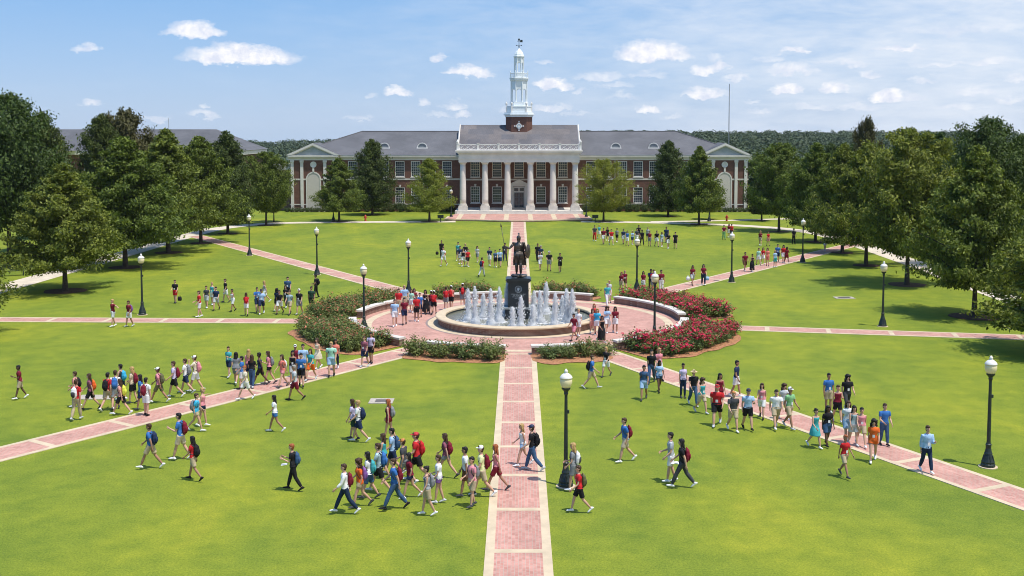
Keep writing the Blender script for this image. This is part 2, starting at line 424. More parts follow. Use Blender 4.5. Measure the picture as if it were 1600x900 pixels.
path_to(G(600, 559), G(0, 710), 14)
path_to(G(985, 567), G(1600, 781), 12)
path_to(G(615, 452), G(325, 374), 5)
path_to(G(1040, 455), G(1310, 388), 6)
path_to(G(465, 502), G(0, 499.5), 30, 1.9)
path_to(G(1160, 513), G(1600, 527.5), 30, 1.9)
# concrete walks behind the tree rows
def ribbon(pts, wid, name, mat, z):
    P = [Vector(p) for p in pts]; L = []; Rr = []
    for i, p in enumerate(P):
        d = (P[min(i + 1, len(P) - 1)] - P[max(i - 1, 0)]).normalized(); n_ = Vector((-d.y, d.x)) * wid / 2
        L.append(p + n_); Rr.append(p - n_)
    mb = MB()
    for a in L + Rr: mb.vert((a.x, a.y, z))
    k = len(P)
    for i in range(k - 1): mb.face((i, k + i, k + i + 1, i + 1))
    o = mb.build(name, mat, recalc=True); tag(o, kind='structure'); return o
def smooth_pts(p, n=6):
    out = []
    for i in range(len(p) - 1):
        p0 = Vector(p[max(i - 1, 0)]); p1 = Vector(p[i]); p2 = Vector(p[i + 1]); p3 = Vector(p[min(i + 2, len(p) - 1)])
        for k in range(n):
            t = k / n
            out.append(tuple(.5 * ((2 * p1) + (-p0 + p2) * t + (2 * p0 - 5 * p1 + 4 * p2 - p3) * t * t + (-p0 + 3 * p1 - 3 * p2 + p3) * t ** 3)))
    out.append(tuple(p[-1])); return out
ribbon(smooth_pts([(-43.3, 30), (-43.0, 70), (-42.6, 92), (-41.6, 120), (-41, 140), (-39.5, 152), (-34, 159.5), (-24, 161.5), (-9, 162.6)]), 2.7, 'sidewalk', M_WALK, .012)
ribbon(smooth_pts([(9, 162.6), (20, 160.5), (30, 156), (36, 149), (38.6, 138), (38.8, 110), (38.2, 90), (38.2, 60), (38.2, 30)]), 2.6, 'sidewalk', M_WALK, .012)
ribbon(smooth_pts([(19, 162.2), (30, 164.5), (46, 169), (80, 172)]), 1.8, 'sidewalk', M_WALK, .016)
ribbon(smooth_pts([(-40.5, 150), (-48, 152), (-60, 153)]), 2.2, 'sidewalk', M_WALK, .016)

# plaza disc, cream rings
def disc(name, r0, r1, z, mat, n=96):
    mb = MB()
    if r0 <= 0:
        mb.v = [(r1 * math.cos(2 * math.pi * k / n), CY0 + r1 * math.sin(2 * math.pi * k / n), z) for k in range(n)]; mb.face(range(n))
    else:
        for r in (r0, r1):
            for k in range(n): a = 2 * math.pi * k / n; mb.vert((r * math.cos(a), CY0 + r * math.sin(a), z))
        for k in range(n): k2 = (k + 1) % n; mb.face((k, n + k, n + k2, k2))
    o = mb.build(name, mat, recalc=True); tag(o, kind='structure'); return o
disc('plaza', 0, 10.98, .026, M_PAVE)
disc('plaza_ring', 9.9, 10.45, .031, M_CREAM)
disc('plaza_ring', 5.45, 6.15, .031, M_CREAM)
disc('plaza_ring', 6.15, 6.3, .0305, plain('dark_paver', (.26, .20, .19), .8))
# pine straw beds in the gaps between the paths (angles clockwise from north, degrees)
BEDS = [(7, 30), (41, 84), (106, 149), (155.5, 176.5), (183.5, 210.5), (219, 261), (276, 319), (330, 353)]
def arcprism(mb, r0, r1, a0, a1, z0, z1, step=2.0, cy=CY0):
    n = max(2, int((a1 - a0) / step)); i = len(mb.v)
    for k in range(n + 1):
        a = R(a0 + (a1 - a0) * k / n); s_, c_ = math.sin(a), math.cos(a)
        for (r, z) in ((r0, z0), (r1, z0), (r1, z1), (r0, z1)): mb.v.append((r * s_, cy + r * c_, z))
    for k in range(n):
        a = i + k * 4; b = a + 4
        for q in range(4): q2 = (q + 1) % 4; mb.face((a + q, a + q2, b + q2, b + q))
    mb.face((i, i + 1, i + 2, i + 3)); j = i + n * 4; mb.face((j + 3, j + 2, j + 1, j))
BED_R = {0: 13.9, 7: 13.9, 1: 15.6, 6: 15.8, 2: 15.4, 5: 15.4, 3: 14.1, 4: 14.1}
for k, (a0, a1) in enumerate(BEDS):
    mb = MB(); n = 40; r1 = BED_R[k]
    inner = []; outer = []
    for j in range(n + 1):
        t = j / n; a = R(a0 + (a1 - a0) * t)
        rr = r1 + .35 * nz(t * 7, k * 3.1) + .1 * nz(t * 40, k) - 1.0 * (abs(2 * t - 1) ** 6)
        inner.append((11.3 * math.sin(a), CY0 + 11.3 * math.cos(a), .03)); outer.append((rr * math.sin(a), CY0 + rr * math.cos(a), .03))
    mb.v = inner + outer
    for j in range(n): mb.face((j, j + 1, n + 1 + j + 1, n + 1 + j))
    tag(mb.build('flower_bed', M_MULCH, recalc=True), kind='structure')
# ------------------------------------------------------------------ the main hall
FY = 183.6
hall = empty('brick_hall', (0.1, FY, 0))
tag(hall, 'long two storey brick hall with white columned portico and slate roof', 'building')
EAVE = 9.0
WX = [11.6, 14.13, 16.66, 19.2, 21.73, 24.26, 26.8]
WW = 1.5
UP = (5.55, 8.1); LO = (1.3, 3.85)
def facade(mb, x0, x1, y0, y1, zt, xs, bands):
    """solid wall x0..x1, thickness y0..y1, 0..zt, with openings centred on xs within each z band"""
    z = 0.0
    for (a, b_) in bands:
        mb.box(x0, x1, y0, y1, z, a)
        e = [x0] + [v for c in xs for v in (c - WW / 2, c + WW / 2)] + [x1]
        for i in range(0, len(e), 2): mb.box(e[i], e[i + 1], y0, y1, a, b_)
        z = b_
    mb.box(x0, x1, y0, y1, z, zt)
mb = MB()
for s in (-1, 1):
    xs = sorted(s * x for x in WX)
    xa, xb = (9.3, 29.2) if s > 0 else (-29.2, -9.3)
    facade(mb, xa, xb, 0, .4, EAVE - .1, xs, (LO, UP))
PX = [-7.05, -3.55, 0, 3.55, 7.05]
facade(mb, -9.3, 9.3, -.15, .4, 10.0, [-7.05, -3.55, 3.55, 7.05], ((1.35, 4.0),))if False else None
# portico wall: upper windows in five bays, lower in four with the doorway in the middle
def pbox(*a): mb.box(*a)
z0 = 0
mb.box(-9.3, -.95, -.15, .4, 0, 1.35); mb.box(.95, 9.3, -.15, .4, 0, 1.35)
for (a, b_, xs) in ((1.35, 4.0, [-7.05, -3.55, 0, 3.55, 7.05]), (5.5, 8.05, PX)):
    e = [-9.3]
    for c in xs:
        hw = .95 if (c == 0 and a < 2) else WW / 2
        e += [c - hw, c + hw]
    e.append(9.3)
    for i in range(0, len(e), 2): mb.box(e[i], e[i + 1], -.15, .4, a, b_)
mb.box(-9.3, 9.3, -.15, .4, 4.0, 5.5); mb.box(-9.3, 9.3, -.15, .4, 8.05, 10.0)
# end pavilions (arched recess is filled by the pale panel), side and back walls
for s in (-1, 1):
    x0, x1 = (29.2, 36.8) if s > 0 else (-36.8, -29.2)
    mb.box(x0, x1, -.7, .4, 0, EAVE - .1)
    xo = 36.4 if s > 0 else -36.8
    mb.box(xo, xo + .4, .4, 17, 0, EAVE - .1)
mb.box(-36.8, 36.8, 17, 17.4, 0, EAVE - .1)
mb.build('wall', M_WALL, hall)
# courses and cornice
mb = MB()
for s in (-1, 1):
    x0, x1 = (9.4, 29.15) if s > 0 else (-29.15, -9.4)
    mb.box(x0, x1, -.06, 0, 5.05, 5.3); mb.box(x0, x1, -.06, 0, 1.05, 1.22); 
    x0, x1 = (29.15, 36.85) if s > 0 else (-36.85, -29.15)
    mb.box(x0, x1, -.76, -.70, 5.05, 5.3); mb.box(x0, x1, -.76, -.70, 1.05, 1.22); mb.box(x0, x1, -.80, -.70, 0, .5)
mb.box(-9.2, 9.2, -.21, -.15, 5.0, 5.25)
mb.build('belt_course', M_STONE, hall)
mb = MB()
for s in (-1, 1):
    for (xa, xb, y) in ((9.45, 29.0, 0), (28.95, 37.0, -.7)):
        x0, x1 = (xa, xb) if s > 0 else (-xb, -xa)
        mb.box(x0, x1, y - .10, y + .3, 8.25, 8.62); mb.box(x0 - .003 * s, x1, y - .30, y + .3, 8.623, 8.82); mb.box(x0, x1, y - .52, y + .3, 8.823, 9.05)
    xo = (36.8, 37.3) if s > 0 else (-37.3, -36.8)
    mb.box(xo[0], xo[1], -.69, 17.5, 8.3, 9.04)
mb.build('cornice', M_OFFW, hall)
# windows
def window(cx, y, z0, z1, w_=WW, key=True):
    h = z1 - z0; f = MB()
    t = .10
    f.box(cx - w_ / 2, cx - w_ / 2 + t, y + .02, y + .2, z0, z1); f.box(cx + w_ / 2 - t, cx + w_ / 2, y + .02, y + .2, z0, z1)
    f.box(cx - w_ / 2 + t, cx + w_ / 2 - t, y + .02, y + .2, z0, z0 + t); f.box(cx - w_ / 2 + t, cx + w_ / 2 - t, y + .02, y + .2, z1 - t, z1)
    o = f.build('window', M_WHITE, hall)
    g = MB(); g.box(cx - w_ / 2 + t, cx + w_ / 2 - t, y + .15, y + .17, z0 + t, z1 - t); g.build('pane', M_GLASS, o)
    m_ = MB(); cols, rows = 4, 6
    for i in range(1, cols):
        x = cx - w_ / 2 + t + (w_ - 2 * t) * i / cols; m_.box(x - .018, x + .018, y + .11, y + .147, z0 + t, z1 - t)
    for j in range(1, rows):
        z = z0 + t + (h - 2 * t) * j / rows; q = .04 if j == 3 else .018
        m_.box(cx - w_ / 2 + t, cx + w_ / 2 - t, y + .095 - q * .3, y + .107, z - q, z + q)
    m_.build('muntins', M_WHITE, o)
    s_ = MB(); s_.box(cx - w_ / 2 - .1, cx + w_ / 2 + .1, y - .12, y + .018, z0 - .14, z0); s_.build('sill', M_STONE, o)
    if key:
        k = MB(); i = len(k.v)
        k.v = [(cx - .12, y - .07, z1 + .01), (cx + .12, y - .07, z1 + .01), (cx + .19, y - .07, z1 + .42), (cx - .19, y - .07, z1 + .42),
               (cx - .12, y - .002, z1 + .01), (cx + .12, y - .002, z1 + .01), (cx + .19, y - .002, z1 + .42), (cx - .19, y - .002, z1 + .42)]
        for q in ((0, 1, 2, 3), (7, 6, 5, 4), (0, 4, 5, 1), (1, 5, 6, 2), (2, 6, 7, 3), (3, 7, 4, 0)): k.face(q)
        k.build('keystone', M_STONE, o)
for s in (-1, 1):
    for x in WX: window(s * x, 0, *UP, key=False); window(s * x, 0, *LO)
for x in PX:
    window(x, -.15, 5.5, 8.05, key=False)
    if x: window(x, -.15, 1.35, 4.0)
# small keystones over the upper windows sit in the frieze
# pavilion dressing: pilasters, arched panel, oculus, pediment
for s in (-1, 1):
    for x in (29.6, 31.15, 34.85, 36.4):
        m_ = MB(); cx = s * x; y = -.7
        m_.box(cx - .24, cx + .24, y - .16, y, .55, 7.9); m_.box(cx - .32, cx + .32, y - .22, y - .001, .0, .548); m_.box(cx - .31, cx + .31, y - .22, y - .001, 7.903, 8.24)
        m_.build('pilaster', M_OFFW, hall)
    cx = s * 33.0; m_ = MB(); hw = .95; zt = 5.3; n = 12; y0, y1 = -.775, -.701
    def arch(hw, y0, y1, zb=.56, zt=5.2):
        pts = [(cx - hw, zb)] + [(cx + hw * math.cos(math.pi - math.pi * k / n), zt + hw * math.sin(math.pi * k / n)) for k in range(n + 1)] + [(cx + hw, zb)]
        i = len(m_.v)
        for y in (y0, y1):
            for p in pts: m_.v.append((p[0], y, p[1]))
        k = len(pts); m_.face([i + q for q in range(k)]); m_.face([i + k + q for q in range(k)][::-1])
        for q in range(k): q2 = (q + 1) % k; m_.face((i + q, i + k + q, i + k + q2, i + q2))
    arch(.98, -.80, -.701); m_.build('arched_panel', plain('niche_stucco', (.58, .53, .48), .8, .08), hall)
    m_ = MB()
    for k in range(10):      # arch surround voussoirs
        a0 = math.pi * k / 10 + .01; a1 = math.pi * (k + 1) / 10 - .01
        i = len(m_.v)
        for y in (-.85, -.702):
            for (r, a) in ((1.0, a0), (1.2, a0), (1.2, a1), (1.0, a1)): m_.v.append((cx + r * math.cos(a), y, 5.2 + r * math.sin(a)))
        for q in ((0, 1, 2, 3), (7, 6, 5, 4), (0, 4, 5, 1), (1, 5, 6, 2), (2, 6, 7, 3), (3, 7, 4, 0)): m_.face([i + t for t in q])
    m_.box(cx - 1.2, cx - 1.0, -.85, -.702, .56, 5.19); m_.box(cx + 1.0, cx + 1.2, -.85, -.702, .56, 5.19)
    m_.box(cx - .14, cx + .14, -.90, -.702, 6.42, 6.95)
    m_.build('arch_surround', M_OFFW, hall)
    m_ = MB(); prof = 20
    i = 0
    for (r, y) in ((.50, -.702), (.50, -.83), (.36, -.83), (.32, -.76)):
        for k in range(prof): a = 2 * math.pi * k / prof; m_.v.append((cx + r * math.cos(a), y, 7.55 + r * math.sin(a)))
    for j in range(3):
        for k in range(prof): k2 = (k + 1) % prof; m_.face((j * prof + k, j * prof + k2, (j + 1) * prof + k2, (j + 1) * prof + k))
    m_.face([3 * prof + k for k in range(prof)]); m_.build('oculus', M_WHITE, hall, recalc=True)
    # pediment: raking cornices round a recessed panel, small gable roof running back
    x0, x1, zb, zp = cx - 4.35, cx + 4.35, 9.06, 11.0
    m_ = MB(); i = 0
    def rake(o0, o1, ya, yb):
        k0 = (zp - zb) / 4.35
        A = [(x0 + o0 * 2.3, zb), (x1 - o0 * 2.3, zb), (cx, zp - o0)]; B = [(x0 + o1 * 2.3, zb + .0), (x1 - o1 * 2.3, zb), (cx, zp - o1)]
        for y in (ya, yb):
            for p in A + B: m_.v.append((p[0], y, p[1]))
        i = len(m_.v) - 12
        for (a, b_) in ((0, 2), (2, 1)):
            m_.face((i + a, i + b_, i + 3 + b_, i + 3 + a)); m_.face((i + 6 + a, i + 9 + a, i + 9 + b_, i + 6 + b_))
            m_.face((i + a, i + 6 + a, i + 6 + b_, i + b_)); m_.face((i + 3 + a, i + 3 + b_, i + 9 + b_, i + 9 + a))
    rake(0, .36, -1.25, -.5); rake(.30, .52, -1.05, -.5)
    m_.build('pediment', M_OFFW, hall, recalc=True)
    m_ = MB(); m_.v = [(x0 + 1.1, -.85, zb), (x1 - 1.1, -.85, zb), (cx, -.85, zp - .5)]; m_.face((0, 1, 2)); m_.build('tympanum', M_TYMP, hall)
    m_ = MB(); yb = 7.5
    m_.v = [(x0, -1.24, zb + .01), (cx, -1.24, zp + .03), (x1, -1.24, zb + .01), (x0, 2, zb + .01), (cx, yb - 1.3, zp + .03), (x1, 2, zb + .01)]
    m_.face((0, 1, 4, 3)); m_.face((1, 2, 5, 4)); m_.build('pavilion_roof', M_SLATE, hall)
# wing roofs: hipped at the outer ends
RZ = 12.85; RYc = 8.6
for s in (-1, 1):
    mb = MB(); i = 0; xo = s * 37.35; xr = s * 26.4; xi = s * 9.2
    mb.v += [(xi, -.55, 9.06), (xo, -.55, 9.06), (xo, 17.9, 9.06), (xi, 17.9, 9.06), (xi, RYc, RZ), (xr, RYc, RZ)]
    mb.face((i, i + 1, i + 5, i + 4)); mb.face((i + 1, i + 2, i + 5)); mb.face((i + 2, i + 3, i + 4, i + 5))
    mb.build('wing_roof', M_SLATE, hall, recalc=True)
mb = MB()
for s in (-1, 1): mb.tube([(s * 9.2, RYc, RZ + .03), (s * 26.4, RYc, RZ + .03)], .09, 6); mb.tube([(s * 26.4, RYc, RZ + .03), (s * 37.2, -.5, 9.1)], .08, 6)
mb.build('ridge_cap', M_SLATE, hall)
# central block roof and its gable ends
mb = MB(); CZ = 13.95
mb.v = [(-9.85, -.3, 9.7), (9.85, -.3, 9.7), (9.85, 7.6, CZ), (-9.85, 7.6, CZ), (9.85, 17.6, 9.2), (-9.85, 17.6, 9.2)]
mb.face((0, 1, 2, 3)); mb.face((3, 2, 4, 5)); mb.build('central_roof', M_SLATE2, hall)
mb = MB()
for s in (-1, 1):
    i = len(mb.v); mb.v += [(s * 9.6, -.1, 9.0), (s * 9.6, 7.6, CZ - .08), (s * 9.6, 17.4, 9.0)]; mb.face((i, i + 1, i + 2))
mb.build('gable_wall', M_WALL, hall)
mb = MB()
for s in (-1, 1):
    for (p, q) in (((s * 9.86, -.3, 9.72), (s * 9.86, 7.6, CZ + .02)), ((s * 9.86, 7.6, CZ + .02), (s * 9.86, 17.6, 9.22))): mb.tube([p, q], .12, 4)
mb.build('rake_trim', M_OFFW, hall)
mb = MB()
for s in (-1, 1): mb.box(s * 9.55 - .3, s * 9.55 + .3, .5, 3.8, 12.1, 12.9) if False else None
# dormers: half round lunette vents on the wing roofs
for x in (-21.9, -15.75, 15.75, 21.9):
    y = 2.2; zc = 9.06 + (y + .55) * (RZ - 9.06) / (RYc + .55) + .05
    d = MB(); n = 10; i = 0
    for yy in (y - .1, y + 2.6):
        for k in range(n + 1): a = math.pi * k / n; d.v.append((x + .78 * math.cos(a), yy, zc + .72 * math.sin(a)))
    for k in range(n): d.face((k, k + 1, n + 2 + k, n + 1 + k))
    o = d.build('dormer', M_SLATE, hall, recalc=True)
    e = MB()
    for k in range(n):
        a0 = math.pi * k / n; a1 = math.pi * (k + 1) / n; i = len(e.v)
        for yy in (y - .2, y - .08):
            for (r, a) in ((.70, a0), (.84, a0), (.84, a1), (.70, a1)): e.v.append((x + r * math.cos(a), yy, zc + r * .93 * math.sin(a)))
        for q in ((0, 1, 2, 3), (7, 6, 5, 4), (0, 4, 5, 1), (1, 5, 6, 2), (2, 6, 7, 3), (3, 7, 4, 0)): e.face([i + t for t in q])
    e.box(x - .9, x + .9, y - .3, y - .05, zc - .28, zc - .002)
    e.build('dormer_trim', M_WHITE, o)
    e = MB(); e.v = [(x + .70 * math.cos(math.pi * k / n), y - .12, zc + .65 * math.sin(math.pi * k / n)) for k in range(n + 1)]; e.face(range(n + 1)); e.build('vent', plain('dormer_louvre', (.20, .22, .24), .6), o)
# downpipes
for x in (-15.45, 15.45, -28.9, 28.9):
    mb = MB(); mb.tube([(x, -.10, .3), (x, -.10, 8.2)], .06, 8)
    for z in (1.2, 3.6, 6.6): mb.box(x - .1, x + .1, -.12, -.02, z, z + .08)
    mb.build('downpipe', M_WHITE, hall)
# portico: platform, steps, columns, entablature, balustrade, deck
PZ = .62
mb = MB(); mb.box(-9.9, 9.9, -8.3, -.16, -.1, PZ); mb.box(-9.6, 9.6, -8.62, -8.303, -.1, PZ * .72); mb.box(-9.6, 9.6, -8.95, -8.622, -.1, PZ * .45)
mb.build('portico_platform', M_STONE, hall)
COLX = [-8.72, -5.28, -1.78, 1.78, 5.28, 8.72]; CYL = -6.75
for x in COLX:
    mb = MB(); prof = [(.50, PZ + 1.02), (.50, PZ + 1.8), (.485, PZ + 4), (.44, PZ + 6.2), (.415, PZ + 7.1)]
    mb.lathe(prof, 24, (x, CYL)); c = mb.build('column', M_OFFW, hall, smooth=True)
    q = MB(); q.box(x - .70, x + .70, CYL - .70, CYL + .70, PZ - .01, PZ + .62); q.box(x - .64, x + .64, CYL - .64, CYL + .64, PZ + .623, PZ + .74)
    q.lathe([(.62, PZ + .742), (.66, PZ + .80), (.62, PZ + .88), (.54, PZ + .92), (.58, PZ + .98), (.51, PZ + 1.06)], 24, (x, CYL)); q.build('column_base', M_STONE, c)
    q = MB(); q.lathe([(.42, PZ + 7.05), (.47, PZ + 7.1), (.43, PZ + 7.16), (.45, PZ + 7.25), (.56, PZ + 7.34)], 24, (x, CYL)); q.box(x - .58, x + .58, CYL - .58, CYL + .58, PZ + 7.343, PZ + 7.5); q.build('capital', M_OFFW, c)
ez = PZ + 7.503
mb = MB()
def ring_box(o, z0, z1):
    mb.box(-9.35 - o, 9.35 + o, CYL - .62 - o, CYL + .62, z0, z1)
    for s in (-1, 1):
        xa, xb = (8.1, 9.35 + o) if s > 0 else (-9.35 - o, -8.1)
        mb.box(xa, xb, CYL + .622, -.16, z0, z1)
ring_box(0, ez, ez + .42); ring_box(.05, ez + .423, ez + .62); ring_box(.0, ez + .623, ez + 1.28); ring_box(.14, ez + 1.283, ez + 1.45); ring_box(.36, ez + 1.453, ez + 1.66); ring_box(.48, ez + 1.663, ez + 1.86)
mb.build('entablature', M_WHITE, hall)
mb = MB(); mb.box(-8.1, 8.1, CYL + .63, -.17, ez + .35, ez + .5); mb.box(-9.3, 9.3, CYL - .5, -.17, ez + 1.5, ez + 1.84) if False else None
mb.build('portico_ceiling', M_OFFW, hall)
mb = MB(); mb.box(-8.09, 8.09, CYL + .63, -.17, ez + 1.5, ez + 1.8); mb.build('portico_deck', M_GREYMETAL, hall)
bz = ez + 1.863; yb = CYL - .55
bal = MB(); bal.box(-9.5, 9.5, yb - .1, yb + .1, bz, bz + .12); bal.box(-9.5, 9.5, yb - .1, yb + .1, bz + .78, bz + .92)
nb = 6
xs = [-9.5 + 19.0 * i / nb for i in range(nb + 1)]
for x in xs:
    bal.box(x - .15, x + .15, yb - .15, yb + .15, bz, bz + 1.02)
    bal.box(x - .2, x + .2, yb - .2, yb + .2, bz + 1.023, bz + 1.1)
for i in range(nb):      # criss-cross lattice panels
    a, b_ = xs[i] + .15, xs[i + 1] - .15; m3 = 3
    for k in range(m3):
        p0 = a + (b_ - a) * k / m3; p1 = a + (b_ - a) * (k + 1) / m3; pm = (p0 + p1) / 2
        bal.tube([(p0, yb - .03, bz + .12), (p1, yb - .03, bz + .78)], .035, 4); bal.tube([(p0, yb + .03, bz + .78), (p1, yb + .03, bz + .12)], .035, 4)
        bal.tube([(pm, yb, bz + .12), (pm, yb, bz + .78)], .03, 4)
for s in (-1, 1):
    bal.box(s * 9.5 - .08, s * 9.5 + .08, yb + .15, -.3, bz + .78, bz + .92); bal.box(s * 9.5 - .08, s * 9.5 + .08, yb + .15, -.3, bz, bz + .12)
    for k in range(12):
        y = yb + .5 + k * .45; bal.box(s * 9.5 - .04, s * 9.5 + .04, y, y + .08, bz + .12, bz + .78)
    bal.lathe([(.13, bz + 1.1), (.2, bz + 1.3), (.1, bz + 1.5), (.03, bz + 1.65)], 8, (s * 9.5, yb))
bal.build('balustrade', M_WHITE, hall)
# doorway
dr = MB(); y = -.15
for s in (-1, 1): dr.box(min(s * .96, s * 1.32), max(s * .96, s * 1.32), y - .22, y, PZ, 4.05)
dr.box(-1.42, 1.42, y - .28, y, 4.053, 4.35)
i = len(dr.v)
for yy in (y - .38, y):
    for p in ((-1.62, 4.353), (1.62, 4.353), (0, 5.2)): dr.v.append((p[0], yy, p[1]))
for q in ((0, 1, 2), (5, 4, 3), (0, 3, 4, 1), (1, 4, 5, 2), (2, 5, 3, 0)): dr.face([i + t for t in q])
dr.box(-.95, .95, y + .02, y + .2, 3.05, 3.25); dr.box(-.95, -.78, y + .02, y + .2, PZ, 3.05); dr.box(.78, .95, y + .02, y + .2, PZ, 3.05)
dr.box(-.95, .95, y + .02, y + .2, 3.75, 3.99); dr.box(-.95, -.78, y + .02, y + .2, 3.25, 3.75); dr.box(.78, .95, y + .02, y + .2, 3.25, 3.75)
dr.box(-.1, .1, y + .02, y + .2, 3.25, 3.75)
dsur = dr.build('door_surround', M_OFFW, hall)
for s in (-1, 1):
    d = MB(); cx = s * .39
    d.box(cx - .38, cx - .28, y + .1, y + .16, PZ, 3.04); d.box(cx + .28, cx + .38, y + .1, y + .16, PZ, 3.04)
    for z in (PZ, 1.6, 2.2, 2.94): d.box(cx - .28, cx + .28, y + .1, y + .16, z, z + .1)
    d.box(cx - .02, cx + .02, y + .11, y + .15, PZ + .1, 2.94)
    dd = d.build('door', plain('door_grey', (.16, .17, .18), .5), dsur)
g = MB(); g.box(-.78, .78, y + .17, y + .18, PZ, 3.75); g.build('door_glass', M_GLASS, dsur)
# cupola
cup = hall
def octo(mb, r, z0, z1, cy=7.6, cham=.42, cx=0.0):
    # square with cut corners: half width r, chamfer fraction
    c = r * cham; p = [(r, -r + c), (r, r - c), (r - c, r), (-r + c, r), (-r, r - c), (-r, -r + c), (-r + c, -r), (r - c, -r)]
    mb.prism([(cx + a, cy + b_) for a, b_ in p], z0, z1)
TWX = 0.0; TY = 7.6
mb = MB(); octo(mb, 2.2, 11.5, 15.25); cupola = mb.build('cupola', M_WALL, hall)
mb = MB(); octo(mb, 2.32, 15.253, 15.55); octo(mb, 2.55, 15.553, 15.75); octo(mb, 2.42, 15.753, 16.0)
octo(mb, 2.1, 16.003, 16.9); octo(mb, 2.16, 16.903, 17.05); octo(mb, 1.55, 16.5, 17.75)
mb.build('cupola_cornice', M_LEAD, cupola)
mb = MB()     # urns and posts at the corners
for (a, b_) in ((1, 1), (1, -1), (-1, 1), (-1, -1)):
    for (ux, uy) in ((2.08, 1.2), (1.2, 2.08)):
        X, Y = a * ux, TY + b_ * uy
        mb.box(X - .13, X + .13, Y - .13, Y + .13, 16.0, 17.1); mb.lathe([(.08, 17.1), (.16, 17.3), (.2, 17.5), (.09, 17.62), (.05, 17.8)], 8, (X, Y))
mb.build('urns', M_WHITE, cupola)
def arcade(name, r, z0, z1, hp, zs, nside=8):
    """octagonal open lantern: corner piers and round-headed openings"""
    mb = MB()
    for k in range(nside):
        a0 = 2 * math.pi * (k + .5) / nside; a1 = 2 * math.pi * (k + 1.5) / nside
        A = Vector((r * math.cos(a0), r * math.sin(a0))); B = Vector((r * math.cos(a1), r * math.sin(a1)))
        L = (B - A).length; d = (B - A) / L; nrm = Vector((d.y, -d.x)); th = .16
        def pt(u, z, dep): p = A + d * u - nrm * dep; return (p.x, TY + p.y, z)
        hw = L / 2 - hp; n = 8; ztop = zs + hw
        out = [(0, z0), (hp, z0), (hp, zs)] + [(L / 2 - hw * math.cos(math.pi * q / n), zs + hw * math.sin(math.pi * q / n)) for q in range(1, n)] + [(L - hp, zs), (L - hp, z0), (L, z0), (L, z1), (0, z1)]
        i = len(mb.v)
        for dep in (0, th):
            for (u, z) in out: mb.v.append(pt(u, z, dep))
        m = len(out)
        # split the concave outline into strips so that it triangulates cleanly
        def both(idx): mb.face([i + q for q in idx]); mb.face([i + m + q for q in idx][::-1])
        both((0, 1, 2, m - 1)); both((2, 3, m - 1)) if False else None
        arc = list(range(2, 2 + n + 1))
        L_ = m - 1; R_ = m - 2
        half = len(arc) // 2
        for q in range(half): both((arc[q], arc[q + 1], L_))
        both((arc[half], R_, L_))
        for q in range(half, len(arc) - 1): both((arc[q], arc[q + 1], R_))
        both((arc[-1], m - 4, m - 3, R_))
        for q in range(m): q2 = (q + 1) % m; mb.face((i + q, i + m + q, i + m + q2, i + q2))
        mb.tube([(A.x * 1.03, TY + A.y * 1.03, z0), (A.x * 1.03, TY + A.y * 1.03, z1)], .09, 6)
    return mb.build(name, M_LEAD, cupola)
arcade('belfry', 1.38, 17.7, 21.2, .20, 19.6)
mb = MB(); rr = R(22.5)
mb.lathe([(1.45, 21.2), (1.6, 21.35), (1.62, 21.5), (1.72, 21.6), (1.72, 21.75), (1.25, 21.8), (1.2, 21.9)], 8, (0, TY), rr)
for k in range(8):
    a = rr + k * math.pi / 4; X, Y = 1.58 * math.cos(a), TY + 1.58 * math.sin(a); mb.box(X - .07, X + .07, Y - .07, Y + .07, 21.7, 22.65); mb.lathe([(.04, 22.65), (.1, 22.75), (.02, 22.95)], 6, (X, Y))
    a2 = rr + (k + 1) * math.pi / 4; X2, Y2 = 1.58 * math.cos(a2), TY + 1.58 * math.sin(a2)
    mb.tube([(X, Y, 22.5), (X2, Y2, 22.5)], .05, 4)
    for q in range(1, 6): xx, yy = X + (X2 - X) * q / 6, Y + (Y2 - Y) * q / 6; mb.tube([(xx, yy, 21.75), (xx, yy, 22.5)], .03, 4)
mb.lathe([(.95, 21.9), (.95, 22.7)], 8, (0, TY), rr)
mb.build('cupola_balustrade', M_LEAD, cupola)
arcade('lantern', .80, 22.7, 25.1, .12, 24.1)
mb = MB(); mb.lathe([(.9, 25.1), (.98, 25.25), (.98, 25.35), (.86, 25.4), (.8, 25.7), (.62, 26.05), (.36, 26.35), (.14, 26.55), (.08, 26.7)], 8, (0, TY), rr); mb.build('cupola_dome', M_LEAD, cupola)
mb = MB(); mb.tube([(0, TY, 26.6), (0, TY, 28.0)], .045, 6); mb.tube([(-.42, TY, 27.15), (.42, TY, 27.15)], .03, 4); mb.tube([(0, TY - .42, 27.15), (0, TY + .42, 27.15)], .03, 4)
for p in ((0, 26.9, .12), (-.42, 27.15, .08), (.42, 27.15, .08)): mb.ell((p[0], TY, p[1]), (p[2],) * 3, 8, 6)
mb.tube([(-.3, TY, 27.85), (.35, TY, 27.85)], .05, 4); mb.box(.2, .6, TY - .02, TY + .02, 27.65, 28.05); mb.ell((0, TY, 28.1), (.16, .1, .2), 6, 5)
mb.build('weather_vane', M_IRON, cupola)
